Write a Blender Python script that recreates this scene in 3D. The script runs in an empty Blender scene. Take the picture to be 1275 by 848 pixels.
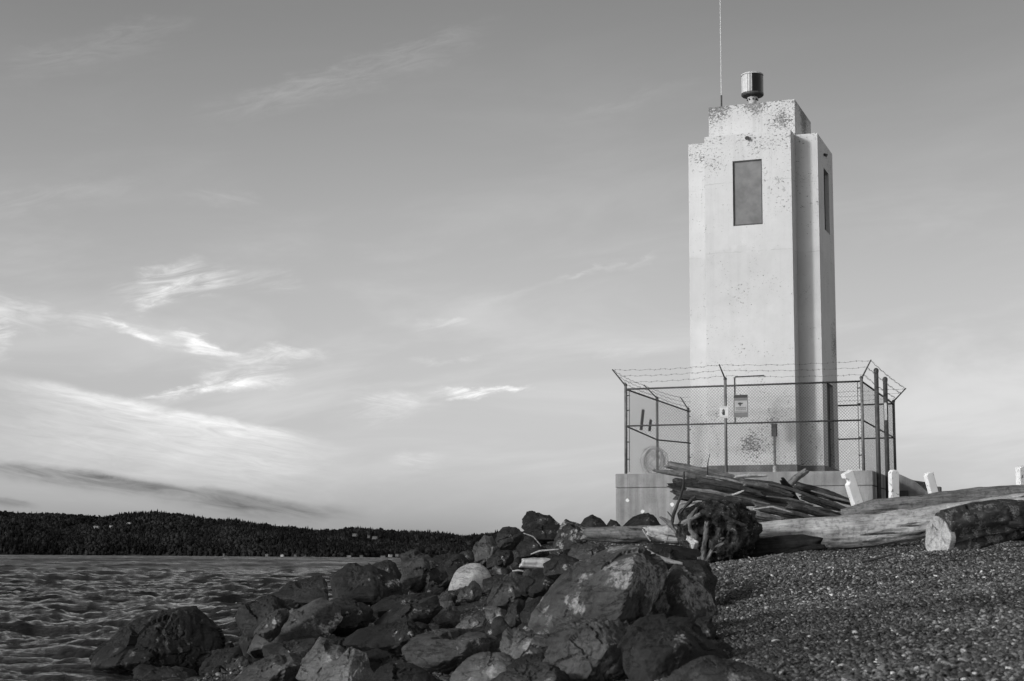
import bpy, bmesh, math, random
import numpy as np
from mathutils import Vector, Matrix

scene = bpy.context.scene
rad = math.radians

# ------------------------------------------------------------------ camera
FPX, PITCH, ROLL = 1927.44, 0.13932, 0.00717      # focal length in photo pixels (1275 wide)
CAMZ = 1.5                                         # eye height above the water
def cam_axes():
    cp, sp = math.cos(PITCH), math.sin(PITCH)
    F = np.array([0, cp, sp]); U = np.array([0, -sp, cp]); R = np.array([1.0, 0, 0])
    c, s = math.cos(ROLL), math.sin(ROLL)
    return c * R + s * U, -s * R + c * U, F
RX, UX, FX = cam_axes()
CAM = np.array([0, 0, CAMZ])
cd = bpy.data.cameras.new('camera')
cam = bpy.data.objects.new('camera', cd); scene.collection.objects.link(cam)
cd.sensor_width = 36; cd.lens = FPX / 1275 * 36; cd.clip_start = 0.1; cd.clip_end = 30000
m = Matrix(((RX[0], UX[0], -FX[0], 0), (RX[1], UX[1], -FX[1], 0), (RX[2], UX[2], -FX[2], CAMZ), (0, 0, 0, 1)))
cam.matrix_world = m
cd.dof.use_dof = True; cd.dof.focus_distance = 28; cd.dof.aperture_fstop = 8
scene.camera = cam
scene.view_settings.view_transform = 'Standard'; scene.view_settings.look = 'None'
scene.view_settings.gamma = 1; scene.view_settings.exposure = 0.0

def at(px, py, D):                                 # a photo pixel and a depth give a point of the place
    return CAM + RX * ((px - 637.5) / FPX * D) - UX * ((py - 424) / FPX * D) + FX * D
def project(P):
    q = np.asarray(P, float) - CAM; z = q @ FX
    return 637.5 + FPX * (q @ RX) / z, 424 - FPX * (q @ UX) / z, z

# ------------------------------------------------------------------ sky and sun
SUN_TO = Vector((-0.80, -0.53, 0.31)).normalized()
sun_el = math.asin(SUN_TO.z); sun_az = math.atan2(SUN_TO.x, SUN_TO.y)
w = bpy.data.worlds.new('World'); scene.world = w; w.use_nodes = True
nt = w.node_tree; N = nt.nodes; L = nt.links
for n in list(N): N.remove(n)
def wl(sock, v):
    if isinstance(v, (int, float)): sock.default_value = v
    else: L.new(v, sock)
def M(op, a, b=0.0, c=None):
    n = N.new('ShaderNodeMath'); n.operation = op
    wl(n.inputs[0], a); wl(n.inputs[1], b)
    if c is not None: wl(n.inputs[2], c)
    return n.outputs[0]
def MR(v, a, b, c=0.0, d=1.0, interp='SMOOTHSTEP'):
    n = N.new('ShaderNodeMapRange'); n.interpolation_type = interp
    wl(n.inputs[0], v)
    for i, x in enumerate((a, b, c, d)): n.inputs[i + 1].default_value = x
    return n.outputs[0]
sky = N.new('ShaderNodeTexSky'); sky.sky_type = 'NISHITA'; sky.sun_disc = False
sky.sun_elevation = sun_el; sky.sun_rotation = sun_az
sky.air_density = 1.0; sky.dust_density = 1.6; sky.ozone_density = 1.0
sep = N.new('ShaderNodeSeparateColor'); L.new(sky.outputs[0], sep.inputs[0])
lum = M('ADD', M('MULTIPLY', sep.outputs[0], 0.62), M('MULTIPLY', sep.outputs[1], 0.38))   # orange-filter black and white
tc = N.new('ShaderNodeTexCoord'); sx = N.new('ShaderNodeSeparateXYZ'); L.new(tc.outputs['Generated'], sx.inputs[0])
az = M('ARCTAN2', sx.outputs[0], sx.outputs[1]); el = M('ARCSINE', sx.outputs[2])
def azel(px, py):
    d = at(px, py, 1.0) - CAM; d = d / np.linalg.norm(d)
    return math.atan2(d[0], d[1]), math.asin(d[2])
def noise_dir(ang, su, sv, detail, rough, off, dist=0.0):  # noise whose fibres run along ang in (az, el)
    ca, sa = math.cos(ang), math.sin(ang)
    s = M('ADD', M('MULTIPLY', az, ca * su), M('MULTIPLY', el, sa * su))
    t = M('ADD', M('MULTIPLY', az, -sa * sv), M('MULTIPLY', el, ca * sv))
    cx = N.new('ShaderNodeCombineXYZ'); L.new(s, cx.inputs[0]); L.new(t, cx.inputs[1]); cx.inputs[2].default_value = off
    n = N.new('ShaderNodeTexNoise'); n.inputs['Scale'].default_value = 1; n.inputs['Detail'].default_value = detail
    n.inputs['Roughness'].default_value = rough; n.inputs['Distortion'].default_value = dist
    L.new(cx.outputs[0], n.inputs['Vector']); return n.outputs[0]
warp1 = noise_dir(0.0, 26, 60, 6, 0.62, 2.0)
warp2 = noise_dir(0.0, 30, 66, 6, 0.62, 9.0)
azw = M('ADD', az, M('MULTIPLY', M('SUBTRACT', warp1, 0.5), 0.048))
elw = M('ADD', el, M('MULTIPLY', M('SUBTRACT', warp2, 0.5), 0.024))
fib_dn = MR(noise_dir(-0.16, 20, 150, 8, 0.68, 1.0, 1.2), 0.34, 0.68, 0.0, 1.5, 'LINEAR')
fib_up = MR(noise_dir(0.22, 26, 140, 8, 0.68, 5.0, 1.4), 0.36, 0.66, 0.0, 1.6, 'LINEAR')
# start px, py, end px, py, half width above, half width below, strength, fibres
STREAKS = [(0, 468, 430, 560, 7, 46, .17, 2), (-60, 540, 430, 592, 40, 60, .09, 2), (40, 384, 135, 404, 8, 12, .12, 0), (120, 392, 320, 452, 10, 14, .10, 0), (290, 452, 380, 438, 6, 9, .13, 1), (160, 352, 250, 322, 10, 14, .12, 1), (168, 380, 230, 352, 8, 12, .15, 1), (240, 470, 360, 462, 8, 10, .14, 1), (420, 520, 560, 500, 16, 16, .05, 1), (-40, 260, 200, 220, 10, 18, .035, 1), (20, 476, 395, 547, 5, 12, .12, 2), (128, 400, 205, 425, 6, 8, .30, 0),
    (218, 412, 305, 450, 6, 8, .26, 0), (175, 497, 330, 465, 5, 8, .26, 1), (270, 476, 372, 474, 6, 9, .20, 0),
    (150, 372, 300, 345, 20, 16, .17, 1), (200, 345, 380, 352, 14, 12, .07, 1), (-40, 372, 60, 402, 16, 16, .15, 0), (-30, 400, 20, 420, 16, 26, .16, 1),
    (545, 490, 655, 479, 4, 6, .27, 1), (445, 495, 520, 502, 12, 12, .10, 0), (325, 434, 415, 446, 7, 7, .12, 0),
    (690, 350, 830, 310, 3, 6, .055, 1), (480, 572, 560, 572, 9, 9, .07, 0), (260, 138, 620, 28, 12, 24, .08, 1),
    (0, 85, 250, 20, 14, 24, .06, 1), (220, 240, 320, 250, 8, 8, .05, 0), (510, 404, 590, 396, 4, 6, .07, 1), (520, 452, 600, 441, 4, 6, .06, 1), (700, 150, 880, 95, 8, 12, .03, 1), (580, 382, 760, 330, 5, 9, .02, 1), (730, 445, 860, 430, 8, 8, .03, 1)]
DARK = [(-60, 568, 400, 634, 6, 17, .22, 2), (-40, 574, 250, 612, 4, 12, .10, 2), (230, 626, 460, 642, 9, 14, .15, 2), (-30, 622, 50, 629, 4, 5, .16, 2)]
fib_soft = M('MULTIPLY_ADD', fib_dn, .6, .42)
azs = M('ADD', az, M('MULTIPLY', M('SUBTRACT', warp1, 0.5), 0.014)); els = M('ADD', el, M('MULTIPLY', M('SUBTRACT', warp2, 0.5), 0.008))
def streak(x0, y0, x1, y1, hu, hd, amp, fib):
    azw_, elw_ = (azs, els) if fib == 2 else (azw, elw)
    a = azel(x0, y0); b = azel(x1, y1)
    dx, dy = b[0] - a[0], b[1] - a[1]; ln = math.hypot(dx, dy); ux, uy = dx / ln, dy / ln
    if ux < 0: ux, uy = -ux, -uy; a = b
    s = M('ADD', M('MULTIPLY', azw_, ux), M('MULTIPLY_ADD', elw_, uy, -(a[0] * ux + a[1] * uy)))
    t = M('ADD', M('MULTIPLY', azw_, -uy), M('MULTIPLY_ADD', elw_, ux, -(-a[0] * uy + a[1] * ux)))
    # taper at the ends
    e = 0.30 * ln
    along = M('MULTIPLY', MR(s, -e * .5, e), MR(s, ln - e, ln + e * .25, 1.0, 0.0))
    across = M('MULTIPLY', MR(t, -hd / FPX * 1.6, hd / FPX * .1), MR(t, 0.0, hu / FPX * 1.6, 1.0, 0.0))
    r = M('MULTIPLY', M('MULTIPLY', along, across), (fib_dn, fib_up, fib_soft)[fib])
    return M('MULTIPLY', r, amp)
bright = 0.0
for k in STREAKS: bright = M('ADD', streak(*k), bright)
dark = 0.0
for k in DARK: dark = M('ADD', streak(*k), dark)
veil = M('MULTIPLY', M('MULTIPLY', MR(noise_dir(0.12, 5, 22, 5, 0.6, 7.0, 0.5), 0.42, 0.75), 0.10), MR(el, 0.42, 0.05))
bank = M('MULTIPLY', M('MULTIPLY', MR(az, .42, 1.0), MR(az, 2.4, 2.9, 1.0, 0.0)), M('MULTIPLY', MR(el, .9, .35), MR(noise_dir(0.1, 2.2, 7, 6, .6, 3.0, .4), .38, .58, .45, .75)))  # added bright cloud out of view, fill light for the tower's right face
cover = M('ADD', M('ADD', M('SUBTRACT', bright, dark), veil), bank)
SKY_GAIN = 1.07
bgc = M('MULTIPLY', M('MULTIPLY', lum, M('MULTIPLY', M('MULTIPLY', MR(el, .03, .18, 1.06, 1.26), MR(el, .19, .40, 1.0, .80)), MR(az, -.10, .33, 1.0, .86))), SKY_GAIN)   # thin milky veil between the horizon and mid sky
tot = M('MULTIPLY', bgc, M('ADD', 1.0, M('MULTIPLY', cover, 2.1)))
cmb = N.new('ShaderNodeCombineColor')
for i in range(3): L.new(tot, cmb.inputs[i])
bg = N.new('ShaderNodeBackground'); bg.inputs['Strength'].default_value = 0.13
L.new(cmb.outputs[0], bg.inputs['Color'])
wo = N.new('ShaderNodeOutputWorld'); L.new(bg.outputs[0], wo.inputs[0])

sd = bpy.data.lights.new('sun', 'SUN'); sd.energy = 2.0; sd.angle = rad(6); sd.color = (1, 1, 1)
so = bpy.data.objects.new('sun', sd); scene.collection.objects.link(so)
so.rotation_euler = SUN_TO.to_track_quat('Z', 'Y').to_euler()

# ------------------------------------------------------------------ helpers
rng = np.random.default_rng(7); random.seed(7)
def link(o, parent=None):
    scene.collection.objects.link(o)
    if parent is not None: o.parent = parent
    return o
def tag(o, label=None, cat=None, group=None, kind=None):
    if label: o['label'] = label
    if cat: o['category'] = cat
    if group: o['group'] = group
    if kind: o['kind'] = kind
    return o
def empty(name, loc, rotz=0.0):
    o = bpy.data.objects.new(name, None); o.empty_display_size = .2
    o.location = Vector(loc); o.rotation_euler = (0, 0, rotz); scene.collection.objects.link(o); return o
def mesh(name, V, Fc, mat, parent=None, smooth=True, attrs=None):
    V = np.asarray(V, np.float32); me = bpy.data.meshes.new(name)
    if isinstance(Fc, np.ndarray):
        nf, k = Fc.shape
        me.vertices.add(len(V)); me.vertices.foreach_set('co', V.ravel())
        me.loops.add(nf * k); me.loops.foreach_set('vertex_index', Fc.astype(np.int32).ravel())
        me.polygons.add(nf); me.polygons.foreach_set('loop_start', np.arange(0, nf * k, k, dtype=np.int32))
        me.update(calc_edges=True)
    else:
        me.from_pydata(V.tolist(), [], [list(f) for f in Fc]); me.update()
    if smooth: me.polygons.foreach_set('use_smooth', np.ones(len(me.polygons), bool))
    if attrs:
        for k, a in attrs.items():
            at_ = me.attributes.new(k, 'FLOAT', 'POINT'); at_.data.foreach_set('value', np.asarray(a, np.float32))
    me.validate()
    if mat: me.materials.append(mat)
    return link(bpy.data.objects.new(name, me), parent)
class MB:
    """collects faces of one mesh"""
    def __init__(s): s.V = []; s.F = []
    def add(s, V, F):
        o = len(s.V); s.V += [tuple(map(float, v)) for v in V]; s.F += [[i + o for i in f] for f in F]; return s
    def box(s, x0, x1, y0, y1, z0, z1, fn=None):
        P = [(x, y, z) for z in (z0, z1) for y in (y0, y1) for x in (x0, x1)]
        if fn: P = [fn(*p) for p in P]
        return s.add(P, [(0, 2, 3, 1), (4, 5, 7, 6), (0, 1, 5, 4), (2, 6, 7, 3), (0, 4, 6, 2), (1, 3, 7, 5)])
    def tube(s, pts, r, n=8, r1=None):
        pts = [Vector(p) for p in pts]; V = []; F = []
        k = len(pts)
        for i, p in enumerate(pts):
            t = (pts[min(i + 1, k - 1)] - pts[max(i - 1, 0)]).normalized()
            a = t.orthogonal().normalized() if i == 0 else (a - t * a.dot(t)).normalized()
            b = t.cross(a); rr = r if r1 is None else r + (r1 - r) * i / (k - 1)
            for j in range(n):
                q = 2 * math.pi * j / n; V.append(p + a * math.cos(q) * rr + b * math.sin(q) * rr)
        for i in range(k - 1):
            for j in range(n):
                F.append((i * n + j, i * n + (j + 1) % n, (i + 1) * n + (j + 1) % n, (i + 1) * n + j))
        F.append(tuple(range(n - 1, -1, -1))); F.append(tuple((k - 1) * n + j for j in range(n)))
        return s.add(V, F)
    def lathe(s, prof, n=28, c=(0, 0, 0)):
        V = []; F = []
        for r, z in prof:
            for j in range(n):
                q = 2 * math.pi * j / n; V.append((c[0] + r * math.cos(q), c[1] + r * math.sin(q), c[2] + z))
        for i in range(len(prof) - 1):
            for j in range(n):
                F.append((i * n + j, i * n + (j + 1) % n, (i + 1) * n + (j + 1) % n, (i + 1) * n + j))
        F.append(tuple(range(n - 1, -1, -1))); F.append(tuple((len(prof) - 1) * n + j for j in range(n)))
        return s.add(V, F)
    def build(s, name, mat, parent=None, smooth=False, bevel=0):
        o = mesh(name, s.V, s.F, mat, parent, smooth)
        if bevel:
            b = o.modifiers.new('bevel', 'BEVEL'); b.width = bevel; b.segments = 2; b.limit_method = 'ANGLE'
        return o

def vnoise(P, seed=0):
    """value noise in [-1, 1], P (n, 3)"""
    P = np.asarray(P, np.float64); i = np.floor(P).astype(np.int64); f = P - i; f = f * f * f * (f * (f * 6 - 15) + 10)
    def h(dx, dy, dz):
        x = (i[:, 0] + dx) * 374761393 + (i[:, 1] + dy) * 668265263 + (i[:, 2] + dz) * 2147483647 + seed * 974634777
        x = (x ^ (x >> 13)) * 1274126177; x = x ^ (x >> 16)
        return (x & 0xffff) / 32767.5 - 1
    def lp(a, b, t): return a + (b - a) * t
    x0 = lp(lp(h(0, 0, 0), h(1, 0, 0), f[:, 0]), lp(h(0, 1, 0), h(1, 1, 0), f[:, 0]), f[:, 1])
    x1 = lp(lp(h(0, 0, 1), h(1, 0, 1), f[:, 0]), lp(h(0, 1, 1), h(1, 1, 1), f[:, 0]), f[:, 1])
    return lp(x0, x1, f[:, 2])
def fbm(P, oct=4, seed=0, gain=.5):
    P = np.asarray(P, float); s = np.zeros(len(P)); a = 1.0
    for k in range(oct): s += a * vnoise(P * 2.03 ** k + 17.3 * k, seed + k); a *= gain
    return s
_ico = {}
def ico(n):
    if n not in _ico:
        bm = bmesh.new(); bmesh.ops.create_icosphere(bm, subdivisions=n, radius=1)
        V = np.array([v.co[:] for v in bm.verts]); F = np.array([[v.index for v in f.verts] for f in bm.faces]); bm.free()
        _ico[n] = (V / np.linalg.norm(V, axis=1)[:, None], F)
    return _ico[n]

# ------------------------------------------------------------------ materials (the photograph is black and white)
class MatB:
    def __init__(s, name, rough=.85, spec=.3):
        s.m = bpy.data.materials.new(name); s.m.use_nodes = True; s.nt = s.m.node_tree
        s.b = s.nt.nodes['Principled BSDF']; s.b.inputs['Roughness'].default_value = rough
        s.b.inputs['Specular IOR Level'].default_value = spec
        t = s.nt.nodes.new('ShaderNodeTexCoord'); s.obj = t.outputs['Object']; s.gen = t.outputs['Generated']
    def n(s, t): return s.nt.nodes.new(t)
    def l(s, a, b):
        if isinstance(a, (int, float)): b.default_value = a
        else: s.nt.links.new(a, b)
    def math(s, op, a, b=0.0, clamp=False):
        n = s.n('ShaderNodeMath'); n.operation = op; n.use_clamp = clamp; s.l(a, n.inputs[0]); s.l(b, n.inputs[1]); return n.outputs[0]
    def map(s, scale=(1, 1, 1), rot=(0, 0, 0), loc=(0, 0, 0), src=None):
        n = s.n('ShaderNodeMapping'); s.nt.links.new(src or s.obj, n.inputs[0])
        n.inputs['Scale'].default_value = scale; n.inputs['Rotation'].default_value = rot; n.inputs['Location'].default_value = loc; return n.outputs[0]
    def noise(s, scale, detail=4, rough=.55, vec=None, dist=0):
        n = s.n('ShaderNodeTexNoise'); s.nt.links.new(vec or s.obj, n.inputs['Vector'])
        n.inputs['Scale'].default_value = scale; n.inputs['Detail'].default_value = detail; n.inputs['Roughness'].default_value = rough
        n.inputs['Distortion'].default_value = dist; return n.outputs[0]
    def vor(s, scale, vec=None, feature='F1', out='Distance'):
        n = s.n('ShaderNodeTexVoronoi'); n.feature = feature; s.nt.links.new(vec or s.obj, n.inputs['Vector'])
        n.inputs['Scale'].default_value = scale; return n.outputs[out]
    def mr(s, v, a, b, c=0.0, d=1.0, smooth=False):
        n = s.n('ShaderNodeMapRange'); s.l(v, n.inputs[0])
        if smooth: n.interpolation_type = 'SMOOTHSTEP'
        for i, x in enumerate((a, b, c, d)): n.inputs[i + 1].default_value = x
        return n.outputs[0]
    def mix(s, f, a, b):
        n = s.n('ShaderNodeMix'); n.data_type = 'FLOAT'; s.l(f, n.inputs[0]); s.l(a, n.inputs[2]); s.l(b, n.inputs[3]); return n.outputs[0]
    def rnd(s): return s.n('ShaderNodeObjectInfo').outputs['Random']
    def attr(s, k): n = s.n('ShaderNodeAttribute'); n.attribute_name = k; return n.outputs['Fac']
    def z(s): n = s.n('ShaderNodeSeparateXYZ'); s.nt.links.new(s.obj, n.inputs[0]); return n.outputs
    def col(s, g):
        c = s.n('ShaderNodeCombineColor')
        for i in range(3): s.l(g, c.inputs[i])
        s.nt.links.new(c.outputs[0], s.b.inputs['Base Color'])
    def bump(s, h, strength=.5, dist=.01):
        n = s.n('ShaderNodeBump'); n.inputs['Strength'].default_value = strength; n.inputs['Distance'].default_value = dist
        s.l(h, n.inputs['Height']); s.nt.links.new(n.outputs[0], s.b.inputs['Normal'])

def plain(name, g, rough=.7, metal=0.0, var=.15, scale=8):
    b = MatB(name, rough); b.b.inputs['Metallic'].default_value = metal
    b.col(b.mr(b.noise(scale, 5), .3, .7, g * (1 - var), g * (1 + var))); b.bump(b.noise(scale * 6, 3), .2, .003); return b.m

def rock_mat(name, lo, hi, lichen=0.0, lich_val=.28, lich_scale=3.5, wet=False):
    b = MatB(name, .7 if wet else .9, .25)
    base = b.mr(b.noise(2.2, 8, .62), .32, .70, lo, hi)
    grain = b.mr(b.noise(46, 4, .7), .3, .7, .75, 1.25)
    strat = b.mr(b.noise(1.0, 6, .6, b.map((3, 3, 16), (.7, .5, .3))), .35, .65, .75, 1.25)
    pock = b.mr(b.noise(18, 4, .65), .34, .42, .6, 1.0)
    g = b.math('MULTIPLY', b.math('MULTIPLY', b.math('MULTIPLY', base, grain), strat), pock)
    g = b.math('MULTIPLY', g, b.mr(b.rnd(), 0, 1, .75, 1.3))
    crack = b.mr(b.math('ABSOLUTE', b.math('SUBTRACT', b.noise(1.7, 6, .6, b.map((1, 1, 2.6), (.5, .8, .1)), .4), .5)), 0.0, .012, .45, 1.0)
    g = b.math('MULTIPLY', g, crack)
    if lichen:
        f1 = b.mr(b.noise(lich_scale, 6, .6), .62 - lichen, .67 - lichen, smooth=True)
        f2 = b.mr(b.noise(lich_scale * 7, 5, .7), .40, .56, smooth=True)
        f = b.math('MULTIPLY', f1, f2)
        g = b.mix(f, g, b.mr(b.noise(60, 3), .3, .7, lich_val * .6, lich_val * 1.25))
    b.col(g)
    h = b.math('ADD', b.math('MULTIPLY', b.noise(7, 8, .68), 1.0), b.math('MULTIPLY', strat, .25))
    h = b.math('ADD', h, b.math('MULTIPLY', b.noise(34, 6, .7), .35))
    h = b.math('ADD', h, b.math('MULTIPLY', crack, .35))
    b.bump(h, .8, .022)
    return b.m
ROCK = {
 'dark': rock_mat('dark_rock', .010, .028, .01), 'mid': rock_mat('grey_rock', .026, .064, .02),
 'light': rock_mat('light_grey_rock', .045, .105, .03, .25), 'pale': rock_mat('pale_granite', .20, .34),
 'lichen': rock_mat('lichen_rock', .024, .058, .125, .24, 3.2), 'wet': rock_mat('wet_weedy_rock', .007, .020, .02, .10, 6, True)}

def wood_mat(name, lo, hi, dark=.03, ax=0):
    b = MatB(name, .85, .2)
    sc = [52, 52, 52]; sc[ax] = 3.2
    gr = b.noise(1.0, 8, .62, b.map(tuple(sc)), .4)
    g = b.mr(gr, .3, .68, lo, hi)
    sc2 = [17, 17, 17]; sc2[ax] = 1.3
    cr = b.mr(b.noise(1.0, 5, .55, b.map(tuple(sc2)), .6), .34, .40)
    g = b.mix(cr, dark, g)
    g = b.math('MULTIPLY', g, b.mr(b.noise(3.5, 6, .6), .3, .7, .55, 1.25))
    g = b.math('MULTIPLY', g, b.mr(b.noise(22, 5, .65), .36, .5, .62, 1.0))
    b.col(g); b.bump(b.math('ADD', gr, b.math('MULTIPLY', cr, .5)), .8, .012); return b.m
WOOD = {'bleached': wood_mat('bleached_driftwood', .26, .50, .06), 'grey': wood_mat('grey_driftwood', .085, .21, .02),
        'brown': wood_mat('dark_driftwood', .016, .07, .006), 'black_wood': wood_mat('black_driftwood', .006, .02, .004), 'sawn': wood_mat('sawn_end_wood', .26, .42, .1)}

def gravel_mat():
    b = MatB('gravel', .8, .3)
    v1 = b.vor(34, out='Color'); s1 = b.n('ShaderNodeSeparateColor'); b.nt.links.new(v1, s1.inputs[0])
    t = b.mr(s1.outputs[0], 0, 1, .025, .085)
    t = b.mix(b.mr(s1.outputs[1], .94, .95), t, .30)
    t = b.math('MULTIPLY', t, b.mr(b.vor(34), 0, .7, 1.2, .35))
    t = b.math('MULTIPLY', t, b.mr(b.noise(.8, 5), .3, .7, .65, 1.25))
    b.col(t); b.bump(b.math('ADD', b.vor(34), b.math('MULTIPLY', b.vor(90), .4)), -1.0, .02) if False else b.bump(b.math('SUBTRACT', 1.0, b.vor(34)), .9, .02)
    return b.m
GRAVEL = gravel_mat()
b = MatB('pebbles', .6, .4); t_ = b.attr('tone'); b.col(b.math('MULTIPLY', t_, b.mr(b.noise(120, 3), .3, .7, .8, 1.2))); b.bump(b.noise(200, 3), .3, .002); PEBBLE = b.m

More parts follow.
